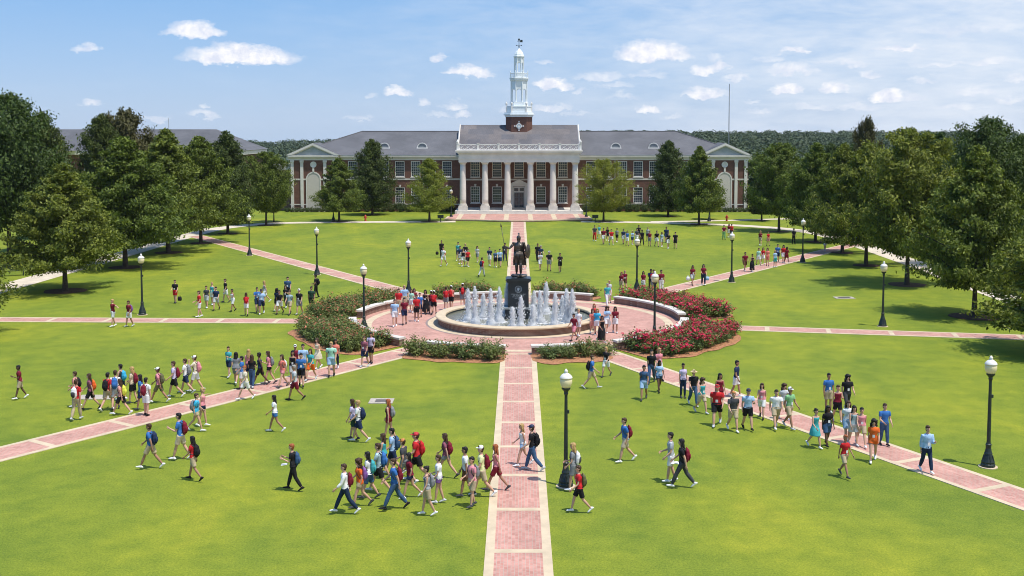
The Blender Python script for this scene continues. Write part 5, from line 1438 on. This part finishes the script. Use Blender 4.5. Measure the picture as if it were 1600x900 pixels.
PEOPLE = """
@ left foreground trio|4
236 733 m -90 w1 tee:blue shorts:khaki short:brown 1 pack:navy
283 719 m -90 p1 tee:blue shorts:beige short:black 0 pack:maroon
@ left foreground lawn|3
303 751 f -120 n1 tee:red shorts:khaki long:black 1 pack:black
430 675 f -95 w1 tee:white minis:blue long:black 1
459 767 f -90 p2 tee:black trousers:black short:red 0 pack:denim
@ below lower left path|2
307 674 f 80 n1 longtee:cyan minis:khaki short:brown 0 pack:grey
317 667 f 70 pt tank:pink minis:navy bun:blonde 0
@ beside the drain|3
552 688 f -90 n2 tee:lilac shorts:dark_green long:brown 0
561 691 m -85 w1 tee:white shorts:navy short:blonde 0 pack:navy
608 688 f -90 n1 tank:maroon minis:maroon long:red 0 pack:grey
@ large foreground group|0
540 803 m -80 w2 shirt:white trousers:dark_denim short:brown 0 pack:maroon
563 793 f -85 w1 longtee:orange minis:khaki curly:brown 0 pack:purple
577 780 f -90 n1 tee:white shorts:denim long:black 0 pack:teal
617 797 m -90 w1 tee:blue trousers:denim short:brown 0 pack:maroon
593 771 m -85 w2 tee:plaid_blue shorts:black short:brown 0 pack:blue
600 748 f -100 n2 tank:teal shorts:brown long:brown 0
614 742 m -90 n1 tee:light_blue shorts:navy short:black 0 pack:denim
632 759 m -95 n2 tee:dark_grey shorts:grey cap:orange 0
652 752 m -80 w1 tee:red shorts:black cap:crimson 0 pack:red
641 779 f -85 w2 tee:maroon minis:navy long:black 0
668 806 f -75 n1 tank:striped_grey shorts:khaki bun:black 0 pack:grey
686 787 f -90 n2 longtee:white minis:purple short:brown 0
697 748 f -90 w1 tee:mauve minis:grey long:brown 0 pack:maroon
@ four beside central path|0
728 777 m -80 n1 tee:white shorts:brown short:black 1
738 793 f -60 n2 tee:pink shorts:khaki short:black 0 pack:grey
753 776 m -85 w2 tee:pale_yellow shorts:khaki cap:white 0 pack:maroon
776 768 f -90 w1 tank:pink shorts:maroon long:red 1
@ on central path|0
817 728 f -90 w2 tank:white minis:light_blue long:blonde 0
832 736 m -90 n1 tee:black trousers:denim cap:navy 0 pack:black
@ by foreground lamp|0
896 768 f -90 n2 tee:grey shorts:grey long:blonde 0 pack:white
905 801 f -80 w1 tee:red shorts:black short:brown 0 pack:olive
@ right foreground lawn|3
977 722 m -90 w1 tee:blue shorts:beige short:brown 0 pack:maroon
1048 754 m -85 n1 tee:striped_grey shorts:white short:black 0
1066 763 m -85 w1 tee:black trousers:dark_grey long:black 0 pack:maroon
924 608 m 85 w1 tee:blue shorts:khaki short:brown 0 pack:black
947 589 f -20 w2 tee:black shorts:white long:blonde 0
@ head of right crowd|0
1006 625 f 0 w1 tee:denim shorts:light_blue short:black 1 pack:navy
1018 599 m 0 n1 tee:black trousers:denim short:black 0
1029 594 f 10 n2 tee:pink shorts:white long:blonde 0
1030 613 f 5 n1 tee:light_blue minis:denim long:black 2
1067 622 f 10 n2 tee:lilac trousers:dark_denim short:black 1
1083 634 m 5 w1 tee:black trousers:denim hat:straw 0
1096 646 f 15 w2 tank:teal shorts:beige curly:brown 0
@ middle of right crowd|0
1124 641 f 5 n1 tank:maroon shorts:maroon long:black 1
1120 665 m 0 w1 tee:red shorts:black cap:crimson 0
1150 621 m 60 n1 tee:navy shorts:white short:black 1
1145 674 m 10 w2 tee:dark_grey shorts:khaki short:orange 0 pack:black
1168 672 m 0 n1 tee:light_blue shorts:black cap:navy 0
1190 654 f -30 w1 tank:pink shorts:white long:brown 0
1212 670 m 10 w2 tee:white shorts:khaki short:black 0
1224 656 f 15 hf tee:pale_grey shorts:pale_grey curly:brown 0
1233 670 m 15 w1 tee:green shorts:khaki cap:white 1
@ front of right crowd|0
1273 700 f 20 w1 dress:teal - bun:black 0
1292 698 f 0 n1 tee:black shorts:denim long:black 2
1294 645 m 0 n2 tee:blue shorts:khaki short:black 1
1308 660 f 0 n1 tank:maroon shorts:black short:brown 0
1323 645 m 10 n1 tee:black trousers:dark_grey curly:black 0
1324 692 f 10 n2 tee:white shorts:light_blue long:brown 0
1333 697 f 20 n1 tank:plaid_blue shorts:pale_grey long:black 0 pack:black
1345 698 f 0 w1 tank:pink shorts:khaki short:black 0
1381 697 m 10 n1 tee:blue trousers:denim short:brown 0
1364 722 f 0 w1 longtee:orange minis:orange curly:black 0
1319 746 f 5 w2 tee:red shorts:khaki short:red 1
1447 739 m 0 n1 shirt:light_blue trousers:dark_denim short:brown 0
@ left cross path|3
32 624 f -60 p1 tee:maroon shorts:khaki short:black 2
177 511 m -30 pt tee:maroon shorts:white short:blonde 0
202 511 m -20 n1 tee:maroon shorts:white short:brown 1 pack:purple
274 474 m 0 n2 tee:black shorts:red short:brown 0
312 496 m -60 n1 tee:red shorts:white short:brown 0
@ near left lawn group|0
119 637 f -100 n1 tee:salmon shorts:khaki short:brown 0 pack:black
120 657 m 170 n2 tee:red trousers:khaki short:brown 0 pack:white
142 641 f -80 w1 tee:mauve shorts:black long:brown 0 pack:orange
169 642 m 175 n1 tee:red shorts:khaki short:black 0 pack:black
181 641 m 180 n2 tee:white shorts:pale_grey short:brown 0 pack:blue
190 649 f -100 w1 tee:salmon shorts:black long:brown 0 pack:yellow
190 626 f -110 n1 tank:dark_grey shorts:navy short:black 0 pack:cyan
208 631 f -100 n2 tee:beige shorts:black long:blonde 0 pack:maroon
221 641 f -90 n1 tee:blue shorts:navy long:black 1
229 650 m 175 n2 longtee:white shorts:white short:black 0 pack:maroon
249 630 f -100 w1 tee:pink shorts:olive cap:white 1 pack:olive
273 621 m -90 n1 tee:lilac shorts:black short:brown 0 pack:maroon
291 615 m -90 w2 tee:white shorts:navy short:brown 0 pack:grey
306 613 m -95 hf tee:cream shorts:white cap:white 0 pack:pink
@ lower path group|0
358 590 f -10 n1 tee:teal shorts:navy short:brown 0
369 601 f 170 n2 tee:grey shorts:grey long:black 0
379 609 f -90 n1 tee:blue shorts:white short:black 0
384 625 f -60 w2 tee:cream shorts:white bun:red 0
394 607 f 175 n1 tee:black trousers:denim long:brown 0
389 598 f 180 n2 tee:pink shorts:navy long:blonde 0
407 603 f -90 w1 tank:navy shorts:black short:black 2
421 601 f -90 n1 tee:pink minis:black long:brown 0 pack:grey
442 606 f -30 w1 longtee:coral minis:pink long:brown 0 pack:white
461 626 m -70 w1 tee:pale_grey shorts:maroon short:grey 1
471 605 m 0 n1 tee:blue shorts:black short:black 0
458 600 f 10 n2 tank:black shorts:pale_grey long:black 1
462 590 m 0 n1 tee:maroon shorts:navy cap:white 1
474 592 m 10 n2 tee:light_blue shorts:khaki short:black 0
486 595 f -15 w2 tee:teal shorts:orange long:brown 0
497 577 f -40 n1 dress:cream - long:brown 0
518 589 m -10 n2 tee:mint shorts:light_blue short:blonde 0 pack:cyan
525 578 f 10 n1 tee:coral trousers:navy long:black 1
570 574 f -20 n1 tee:mauve shorts:navy short:brown 0
580 568 m 0 n2 tee:lilac shorts:black short:black 1 pack:maroon
@ upper left lawn group|0
323 482 f -10 n1 tee:dark_grey shorts:pale_grey short:brown 0
332 477 f 0 n2 tank:teal shorts:white short:blonde 0
338 485 m 5 n1 tee:navy shorts:pale_grey short:black 0
353 473 m -70 n2 tee:black shorts:white short:brown 0
364 487 f -40 n1 tank:white shorts:white short:black 1
385 494 f 180 n1 tee:red shorts:white long:brown 0 pack:red
402 489 m 20 n2 tee:blue shorts:dark_denim short:black 0
409 491 m 10 w1 tee:light_blue shorts:navy cap:navy 1
414 473 f -80 w1 tank:striped_grey shorts:white long:blonde 0
433 487 f 180 n1 tee:navy shorts:black curly:black 0
437 491 m -20 w2 tee:black shorts:white short:black 1
450 470 m 0 n1 tee:denim shorts:black short:black 0
453 492 m 0 w1 tee:plaid_blue shorts:khaki short:brown 0 pack:denim
468 492 m -10 n2 tee:black shorts:grey cap:white 0
487 487 m 5 n1 tee:dark_green shorts:black short:black 1
447 481 f -20 n1 tee:black trousers:dark_grey long:black 0
494 466 m -90 n2 tee:black trousers:black short:black 1 pack:black
@ left of fountain|0
617 511 m 0 n1 tee:light_blue shorts:white short:brown 0
623 492 m 5 n2 tee:red shorts:khaki short:brown 0
632 508 m 10 n2 tee:maroon shorts:navy short:black 0
632 486 m 0 n1 tee:light_blue shorts:khaki short:blonde 0
643 489 f 0 n1 tee:mint shorts:white long:brown 0
651 503 m 5 n1 tee:red shorts:black short:brown 1
647 487 f 15 n2 tee:maroon shorts:grey long:brown 0
656 497 m 10 n2 tee:blue shorts:navy short:brown 0
665 491 f 0 n1 maxi:black - long:black 1
678 492 f 175 n2 tee:red shorts:black cap:white 0 pack:red
674 490 f 180 n1 tee:maroon shorts:grey cap:white 1 pack:maroon
697 485 f 180 n1 tee:red shorts:grey short:brown 0 pack:red
705 484 f 175 n2 tee:coral shorts:black cap:white 0 pack:red
723 480 m 170 n1 tee:black shorts:grey cap:white 0 pack:red
@ right of fountain|0
897 533 m -30 w1 tee:maroon shorts:pink short:black 1
904 526 f -20 n1 tee:white shorts:white short:blonde 0
926 523 f 10 n2 tee:coral shorts:salmon long:brown 0
928 516 f 0 n1 tee:red shorts:pale_grey long:red 0
940 535 f 20 w2 maxi:black - long:black 1
933 524 f 10 n1 tee:cyan shorts:white long:blonde 0
948 521 f 5 n2 tee:light_blue shorts:white curly:brown 0
961 521 f 15 n1 tee:maroon shorts:white long:black 1
949 480 m 0 n1 tee:teal trousers:white short:grey 0
952 474 f 10 n2 tee:pale_grey shorts:white short:blonde 0
@ by upper right bed|0
971 457 f 0 n1 tee:maroon shorts:khaki long:red 0
976 453 f 10 n2 tee:maroon shorts:brown short:blonde 0
1005 456 f 0 n1 tee:maroon shorts:white long:black 1
1017 455 m 0 n2 tee:navy trousers:black short:black 2
1021 458 m 10 n1 tee:red shorts:grey short:brown 0
1033 457 m 5 n2 tee:maroon trousers:white short:black 1
1082 446 f 10 n1 tee:maroon shorts:pale_grey long:black 1
1099 446 f 0 n2 tee:maroon trousers:dark_denim long:black 0
@ upper right path|0
1164 424 m 0 n1 tee:maroon shorts:brown short:black 1
1175 425 f 10 n2 maxi:black - short:black 1
1185 415 f 0 n1 tee:mint shorts:white short:brown 0
1192 413 f 10 n2 tee:red shorts:white long:brown 0
1199 416 f 0 n1 tee:coral shorts:coral long:brown 0
1211 418 f 10 n2 tee:light_blue shorts:teal long:blonde 0
1215 410 m 0 n1 tee:blue shorts:navy short:black 0
1224 411 f 10 n2 tee:red shorts:white long:black 0
1229 412 f 5 n1 tee:maroon shorts:maroon long:black 2
1188 384 f -20 n1 tee:maroon shorts:khaki long:blonde 0
1200 385 f 20 n2 tee:red shorts:salmon short:brown 0
1240 382 m 0 n1 tee:black trousers:black short:black 2
1289 392 f 0 n2 tee:lilac shorts:white long:black 0
1328 385 m 0 n1 tee:grey shorts:navy short:brown 0
1335 384 m 10 n2 tee:white shorts:blue short:brown 0
1342 385 f 0 n1 tee:purple shorts:white short:blonde 0
1131 375 m 0 n1 tee:maroon trousers:green short:brown 0
1139 371 f 0 n2 tee:maroon shorts:white long:brown 0
1143 372 f 10 n1 tee:red shorts:black short:brown 1
@ far right lawn group|0
929 377 m 0 n1 tee:dark_grey trousers:red short:black 0
936 373 f 10 n2 tee:teal shorts:white short:blonde 0
943 382 m 0 n1 tee:maroon shorts:white short:brown 0
949 377 f 10 n2 tee:black shorts:black long:brown 0
955 383 m 0 w1 tee:red shorts:pale_grey short:brown 0
964 379 f 0 n1 tee:grey shorts:black short:black 1
974 382 m 10 n2 tee:navy shorts:pale_grey short:black 0
980 385 f 0 n1 tee:blue shorts:white long:brown 0
988 383 f 10 n2 tee:light_blue shorts:navy long:blonde 0
995 381 m 0 n1 tee:dark_grey shorts:white short:black 0
998 375 m 5 n2 tee:black shorts:black short:brown 1
1003 384 m 0 w1 tee:black trousers:black short:black 2
1012 377 f 0 n1 tee:striped_grey shorts:navy short:blonde 0
1015 385 f 10 n2 tee:maroon shorts:grey short:black 0
1026 386 m 0 n1 tee:black shorts:white short:brown 0
1034 386 f 10 n2 tee:plaid_blue shorts:pale_grey long:brown 0
1041 379 m 0 n1 tee:navy shorts:navy short:black 1
1044 389 m 10 n2 tee:black shorts:white cap:navy 0
1055 389 m 0 n1 tee:black shorts:black short:black 0
@ far group behind fountain|0
690 403 m 0 n1 tee:black trousers:black short:black 1
693 416 m -20 w1 tee:white shorts:white short:brown 0 pack:red
716 408 m 0 n1 tee:teal shorts:dark_grey short:black 0
719 413 m 10 n2 tee:navy shorts:pale_grey short:brown 0
727 409 m 0 n1 tee:black shorts:lilac short:blonde 0
731 417 f 20 w2 tee:red shorts:black short:brown 0
724 417 f 0 n1 tank:black shorts:white long:brown 0
746 410 f -10 n2 tee:pale_grey shorts:grey long:black 0
753 433 m 160 n1 tee:red trousers:pale_grey short:brown 0 pack:navy
765 416 m -20 n1 tee:navy shorts:white short:black 0
774 418 f 0 n2 tee:denim shorts:black short:brown 0
781 418 m 10 w1 tee:light_blue shorts:navy short:black 0
789 408 m 0 n1 tee:dark_grey trousers:navy short:black 1
@ right of statue|0
820 421 f 0 n2 tee:black shorts:white long:black 0
840 409 m 0 n1 tee:black trousers:black short:black 1
844 423 m 10 n2 tee:pale_grey shorts:white short:brown 0
858 424 m 0 n1 tee:black shorts:grey cap:white 0
875 426 m 10 n2 tee:black shorts:black short:black 1
845 412 m 20 n1 tee:navy trousers:navy short:grey 0
"""
ORD = ['leftmost', 'second from left', 'third from left', 'fourth from left', 'fifth from left', 'sixth from left', 'seventh from left', 'eighth from left', 'ninth from left', 'tenth from left'] 
def words(n):
    names = ['leftmost', 'second', 'third', 'fourth', 'fifth', 'sixth', 'seventh', 'eighth', 'ninth', 'tenth', 'eleventh', 'twelfth', 'thirteenth', 'fourteenth', 'fifteenth', 'sixteenth', 'seventeenth', 'eighteenth', 'nineteenth', 'twentieth', 'twenty-first', 'twenty-second']
    return names[n]
groups = []; cur = None
for ln in PEOPLE.strip().splitlines():
    if ln.startswith('@'):
        cur = (ln[1:].split('|')[0].strip(), []); groups.append(cur)
    else: cur[1].append(ln.split())
pr_ = random.Random(21)
plabels = set()
PEEPS = []
for gname, rows in groups:
    rows.sort(key=lambda q: float(q[0])); used = {}
    desc = []
    for q in rows:
        tk, tcol = q[5].split(':'); tcol = tcol.replace('_', ' ')
        s = '%s %s' % (tcol, TOPW[tk])
        if q[6] != '-': bk, bc = q[6].split(':'); s += ' and %s %s' % (bc.replace('_', ' '), BOTW[bk])
        desc.append(s)
    for k, q in enumerate(rows):
        u, v, sex, rz, pose = float(q[0]), float(q[1]), q[2], float(q[3]), q[4]
        alt = {'w1': ['w1', 'w1', 'w3', 'w4'], 'w2': ['w2', 'w4', 'w2', 'w3'], 'n1': ['n1', 'n3', 'n2', 'p1', 'w4'], 'n2': ['n2', 'n3', 'w3', 'p2', 'st']}.get(pose)
        if alt: pose = pr_.choice(alt)
        x, y = G(u, v); sc = pr_.uniform(.965, 1.045) * (1.02 if sex == 'm' else .955)
        B = body_data(sex, pose)
        rzr = R(rz + pr_.uniform(-16, 16)); o = empty('person', (x, y, (.035 if False else .012) - B['low'] * sc), rzr, (sc * pr_.uniform(.95, 1.16), sc, sc))
        if q[5] == 'tee:red' and q[6] == 'shorts:black' and sex == 'm' and y < 60: o.scale = (sc * 1.2, sc * 1.2, sc)
        skin = SKINS[int(q[8])]
        b_ = pmesh(B['body'], 'body', o, skin)
        for q5 in (q[5], q[6]):
            if q5 == '-': continue
            kk, cc = q5.split(':'); cc = cc.replace('_', ' '); pmesh(cloth(sex, pose, kk), {'tee': 'shirt', 'longtee': 'shirt', 'shirt': 'shirt', 'tank': 'tank_top', 'minis': 'shorts', 'maxi': 'dress'}.get(kk, kk), o, fab(cc))
        hk, hc_ = q[7].split(':')
        if hk in ('cap', 'hat'):
            pmesh(cloth(sex, pose, 'short'), 'hair', o, hairm('brown')); pmesh(cloth(sex, pose, hk), hk, o, hairm(hc_))
        else: pmesh(cloth(sex, pose, hk), 'hair', o, hairm(hc_))
        sh_c = pr_.choice(['white', 'white', 'dark grey', 'pale grey', 'black'] if q[6] != 'trousers:black' else ['black'])
        for me in cloth(sex, pose, 'shoes'): pmesh(me, 'shoe', o, fab(sh_c))
        nd = desc[k]; place = ('%s from left, %s' % (words(k), gname)) if k else 'leftmost, ' + gname
        same = desc.count(nd)
        lab = 'walker in %s, %s' % (nd, place)
        lab = lab.replace('lower left path group', 'lower path group') if len(lab.split()) > 16 else lab
        if len(lab.split()) > 16: lab = lab.replace('walker in ', '')
        tag(o, lab, 'person', 'walkers, ' + gname)
        PEEPS.append((o, lab, u, v))
        J = B['J']
        def wpos(p): 
            c, s = math.cos(rzr), math.sin(rzr); px, py, pz = p[0] * o.scale[0], p[1] * sc, p[2] * sc
            return (x + c * px - s * py, y + s * px + c * py, o.location.z + pz)
        if len(q) > 9 and q[9].startswith('pack'):
            pc = q[9].split(':')[1].replace('_', ' '); bp = J['up']((0, .155 if sex == 'm' else .145, 1.20))
            make_pack(pc, wpos(bp), rzr, sc * .98, '%s backpack worn by the %s walker%s, %s' % (pc, words(k), ' from left' if k else '', gname))
        elif abs(rz) < 40 and pr_.random() < .6 and v > 400:
            mb = MB(); c_ = J['up']((0, -.135, 1.08)); mb.cbox((c_[0], c_[1] - .012, c_[2]), (.085, .006, .11)); bd = mb.build('name_badge', fab('white'), o)
# things carried in hands
def held(name, u, v, h, build, label, cat, rz=0):
    x, y = G(u, v); o = empty(name, (x, y, h), R(rz)); build(o); tag(o, label, cat)
def bag_b(col):
    def f(o):
        mb = MB(); mb.tube([(0, 0, -.42), (0, 0, -.38), (0, 0, -.2), (0, 0, -.1)], [.11, .15, .16, .10], 10, ref=(1, 0, 0), rad2=[.05, .08, .08, .03]); mb.build('bag_body', fab(col), o, smooth=True)
        mb = MB(); mb.tube([(-.08, 0, -.12), (-.03, 0, 0), (.03, 0, 0), (.08, 0, -.12)], .01, 5); mb.build('handle', fab(col), o)
    return f
held('shopping_bag', 1075, 446, .85, bag_b('white'), 'white bag held by the walker in maroon on the upper right path', 'bag')
held('shopping_bag', 1105, 446, .85, bag_b('light blue'), 'pale blue bag held by the second walker on the upper right path', 'bag')
held('sling_bag', 281, 474, .62, bag_b('black'), 'black bag hanging from the hand of the walker in red shorts', 'bag')
held('sling_bag', 683, 403, .75, bag_b('black'), 'black bag carried by the leftmost walker of the far lawn', 'bag')
def sheet_b(o):
    mb = MB(); n = 4
    for k in range(n + 1): mb.v += [(-.11, -.15 + .3 * k / n, .02 * math.sin(k)), (.11, -.15 + .3 * k / n, .02 * math.sin(k) + .02)]
    for k in range(n): mb.face((2 * k, 2 * k + 1, 2 * k + 3, 2 * k + 2))
    mb.build('paper', fab('white'), o)
held('paper_sheet', 445.5, 767, .98, sheet_b, 'white sheet of paper held by the red haired walker in black', 'paper')
held('paper_sheet', 1055, 757, .80, sheet_b, 'white folder held by the walker in striped shirt on the right lawn', 'paper', 70)

# ------------------------------------------------------------------ the bronze warrior
POSE['statue'] = (7, 5, -7, 5, 10, 10, 0, 0, 14, 0, 0)
def statue():
    S = 1.53; st = empty('warrior_statue', (FC[0] + .02, FC[1], 3.08)); tag(st, 'bronze ancient warrior statue with crested helmet, spear and shield on the plinth', 'statue')
    d = dict(D['m']); d.update(th=.098, ca=.064, ar=.062, chest=.19, sh=.225); D['s'] = d
    J = skeleton('s', 'statue')
    # right hand (viewer's left) grips a spear held out at chest height
    J['elR'] = J['shR'] + Vector((-.19, -.06, -.20)); J['wrR'] = J['elR'] + Vector((-.16, -.11, .10)); J['faR'] = Vector((-.7, -.5, .3)).normalized()
    J['elL'] = J['shL'] + Vector((.09, .03, -.27)); J['wrL'] = J['elL'] + Vector((.03, -.22, -.06)); J['faL'] = Vector((0, -1, -.2)).normalized()
    mb = MB(); torso(mb, J, d, 0, .80, 1.47, 'm'); legs(mb, J, d); arms(mb, J, d, 0, 2.0); mb.ell((0, 0, .93), (.15, .118, .13), 12, 8)
    hc = head_c(J); mb.tube([(0, 0, 1.42), hc + Vector((0, .02, -.06))], [.072, .064], 8)
    mb.ell(hc + Vector((0, .012, .02)), (.078, .094, .100), 14, 10); mb.ell(hc + Vector((0, -.022, -.045)), (.058, .064, .075), 12, 8)
    mb.tube([hc + Vector((0, -.078, .022)), hc + Vector((0, -.108, -.018)), hc + Vector((0, -.08, -.03))], [.010, .015, .012], 6)
    for s_ in (-1, 1): mb.ell(hc + Vector((s_ * .028, -.086, .018)), (.012, .008, .008), 6, 5)
    for sd in 'LR':
        w_, fa = J['wr' + sd], J['fa' + sd]; mb.tube([w_ - fa * .02, w_ + fa * .05], [.030, .038], 8); 
        ff = J['an' + sd]; mb.tube([ff + Vector((0, .06, -.045)), ff + Vector((0, 0, -.035)), ff + Vector((0, -.10, -.055)), ff + Vector((0, -.18, -.065))], [.04, .046, .048, .034], 8, ref=(1, 0, 0), rad2=[.036, .046, .03, .02])
        side = Vector((0, 0, 1)); 
        for q in range(4):     # fingers closed round the shaft or the shield grip
            b0 = w_ + fa * .05 + side * (q - 1.5) * .021; cr = fa.cross(side).normalized() * (1 if sd == 'R' else -1)
            mb.tube([b0, b0 + fa * .032 + cr * .012, b0 + fa * .035 + cr * .042, b0 + fa * .010 + cr * .055], .0115, 6)
        mb.tube([w_ + fa * .02 + side * .03, w_ + fa * .05 + side * .045 + fa.cross(side) * .03], [.014, .011], 6)
    me = remesh(mb, .014, 3, 'body'); me.materials.append(M_BRONZE); b_ = link('body', me, st, (0, 0, -(J['anL'].z - .09) * S * 0), 0, S)
    low = min(v.co.z for v in me.vertices); b_.location.z = -low * S + .16
    def part(name, mbx, vox=None, it=2):
        if vox: m_ = remesh(mbx, vox, it, name); m_.materials.append(M_BRONZE)
        else: m_ = mbx.mesh(name, [M_BRONZE], True)
        o = link(name, m_, st, b_.location, 0, S); return o
    mb = MB(); torso(mb, J, d, .022, 1.03, 1.44, 'm'); mb.ell((-.075, -.10, 1.31), (.085, .05, .06), 10, 6); mb.ell((.075, -.10, 1.31), (.085, .05, .06), 10, 6)
    for (x_, z_) in ((-.04, 1.20), (.04, 1.20), (-.04, 1.13), (.04, 1.13)): mb.ell((x_, -.105, z_), (.036, .03, .03), 8, 5)
    for s_ in (-1, 1): mb.ell((s_ * .215, 0, 1.415), (.085, .085, .055), 10, 7)
    part('cuirass', mb, .013)
    mb = MB(); mb.tube([(0, 0, 1.02), (0, 0, 1.06)], [.165, .16], 20, ref=(1, 0, 0), rad2=[.125, .12])
    for k in range(20):     # leather strips of the kilt
        a = 2 * math.pi * k / 20; x0, y0 = .160 * math.cos(a), .120 * math.sin(a); x1, y1 = .225 * math.cos(a), .185 * math.sin(a)
        mb.tube([(x0, y0, 1.03), ((x0 + x1) / 2 * 1.04, (y0 + y1) / 2 * 1.04, .88), (x1, y1, .70)], [.026, .030, .030], 6, ref=(-math.sin(a), math.cos(a), 0), rad2=[.012, .012, .010])
    part('kilt', mb)
    mb = MB()
    for sd in 'LR': k_, a_ = J['kn' + sd], J['an' + sd]; mb.tube([k_ + Vector((0, -.02, .04)), k_.lerp(a_, .3) + Vector((0, -.005, 0)), k_.lerp(a_, .92)], [.066, .074, .052], 10)
    part('greaves', mb)
    mb = MB(); c = hc + Vector((0, .01, .035)); mb.ell(c, (.098, .116, .105), 16, 12); mb.tube([c + Vector((0, .08, -.02)), c + Vector((0, .12, -.12)), c + Vector((0, .14, -.16))], [.09, .085, .08], 10, ref=(1, 0, 0), rad2=[.03, .02, .015])
    for s_ in (-1, 1): mb.tube([c + Vector((s_ * .078, -.045, .0)), c + Vector((s_ * .072, -.075, -.10)), c + Vector((s_ * .05, -.09, -.14))], [.035, .03, .015], 8, ref=(0, 1, 0), rad2=[.012, .012, .01])
    hel = part('helmet', mb, .011)
    mb = MB(); n = 14
    for k in range(n + 1):
        t = k / n; a = R(-35 + 190 * t); r = .13 + .0 * t; p = c + Vector((0, -math.cos(a) * .125, math.sin(a) * .125)); q = c + Vector((0, -math.cos(a) * .235, math.sin(a) * (.235 - .02 * t)))
        if t > .7: q += Vector((0, .03, -.02))
        mb.v += [tuple(p + Vector((-.028, 0, 0))), tuple(p + Vector((.028, 0, 0))), tuple(q + Vector((.038, 0, 0))), tuple(q + Vector((-.038, 0, 0)))]
    for k in range(n):
        a = 4 * k; b2 = a + 4
        for q in range(4): q2 = (q + 1) % 4; mb.face((a + q, a + q2, b2 + q2, b2 + q))
    mb.face((0, 1, 2, 3)); mb.face((4 * n + 3, 4 * n + 2, 4 * n + 1, 4 * n)); o = part('crest', mb)
    mb = MB()     # cape
    W = 9; Hh = 12; th = .02
    for side_ in (0, 1):
        for j in range(Hh + 1):
            t = j / Hh; z = 1.43 - 1.02 * t
            for i_ in range(W + 1):
                u_ = i_ / W * 2 - 1; x_ = u_ * (.20 + .10 * t) + .05 * t; y_ = .13 + .10 * t - .08 * abs(u_) ** 2 + .022 * math.sin(u_ * 9 + 1) * t; mb.v.append((x_, y_ + side_ * th, z))
    w1 = W + 1; off = w1 * (Hh + 1)
    for j in range(Hh):
        for i_ in range(W): a = j * w1 + i_; mb.face((a, a + 1, a + w1 + 1, a + w1)); mb.face((off + a + w1, off + a + w1 + 1, off + a + 1, off + a))
    for j in range(Hh):
        for i_ in (0, W): a = j * w1 + i_; mb.face((a, a + w1, off + a + w1, off + a))
    part('cape', mb)
    mb = MB(); sc_ = J['wrL'] + Vector((.07, .02, .02)); n = 24      # round shield on the left arm, turned outward
    ax = Vector((.93, -.30, 0)).normalized(); e1 = Vector((.30, .93, 0)).normalized(); e2 = Vector((0, 0, 1)); prof = [(.0, .075), (.14, .06), (.25, .03), (.29, .0), (.315, .005), (.315, -.02), (.285, -.02), (.14, .04), (0, .055)]
    for (r, h_) in prof:
        for k in range(n): a = 2 * math.pi * k / n; mb.v.append(tuple(sc_ + e1 * (max(r, .002) * math.cos(a)) + e2 * (max(r, .002) * math.sin(a)) + ax * h_))
    for j in range(len(prof) - 1):
        for k in range(n): k2 = (k + 1) % n; mb.face((j * n + k, j * n + k2, (j + 1) * n + k2, (j + 1) * n + k))
    part('shield', mb)
    mb = MB(); g = J['wrR'] + J['faR'] * .06 + Vector((0, -.015, 0)); dr_ = Vector((-.17, 0, 1)).normalized()
    t0 = g - dr_ * (.92); t1 = g + dr_ * .85; mb.tube([t0, t1], .013, 8); mb.tube([t1, t1 + dr_ * .04, t1 + dr_ * .20], [.014, .034, .003], 6, ref=(1, 0, 0), rad2=[.014, .010, .003])
    part('spear', mb)
    mb = MB(); mb.tube([(-.17, .1, 1.02), (-.22, .16, .75), (-.25, .22, .52)], [.022, .018, .008], 6); mb.tube([(-.16, .07, 1.06), (-.17, .09, 1.14)], .014, 6); part('sword', mb)
    mb = MB(); rr = random.Random(8)
    for k in range(26): a = rr.uniform(0, 6.28); r = rr.uniform(0, .36); mb.ell((r * math.cos(a) * 1.2, r * math.sin(a), .03 + rr.uniform(0, .05)), (rr.uniform(.12, .26), rr.uniform(.12, .24), rr.uniform(.05, .09)), 8, 6)
    m_ = remesh(mb, .02, 3, 'rock_base'); m_.materials.append(M_BRONZE); link('rock_base', m_, st, (0, 0, .06), 0, 1.15)
statue()
# ------------------------------------------------------------------ the summer haze
mb = MB(); mb.box(-2000, 2000, -40, 2850, -142, 48); hz = mb.build('haze', [])
hm = bpy.data.materials.new('haze_air'); hm.use_nodes = True; hn = hm.node_tree; hn.nodes.clear()
ho = N(hn, 'ShaderNodeOutputMaterial'); hv = N(hn, 'ShaderNodeVolumePrincipled'); hv.inputs['Color'].default_value = (.80, .88, 1, 1); hv.inputs['Density'].default_value =   .00005
hn.links.new(hv.outputs[0], ho.inputs['Volume']); hz.data.materials.append(hm); tag(hz, kind='stuff')
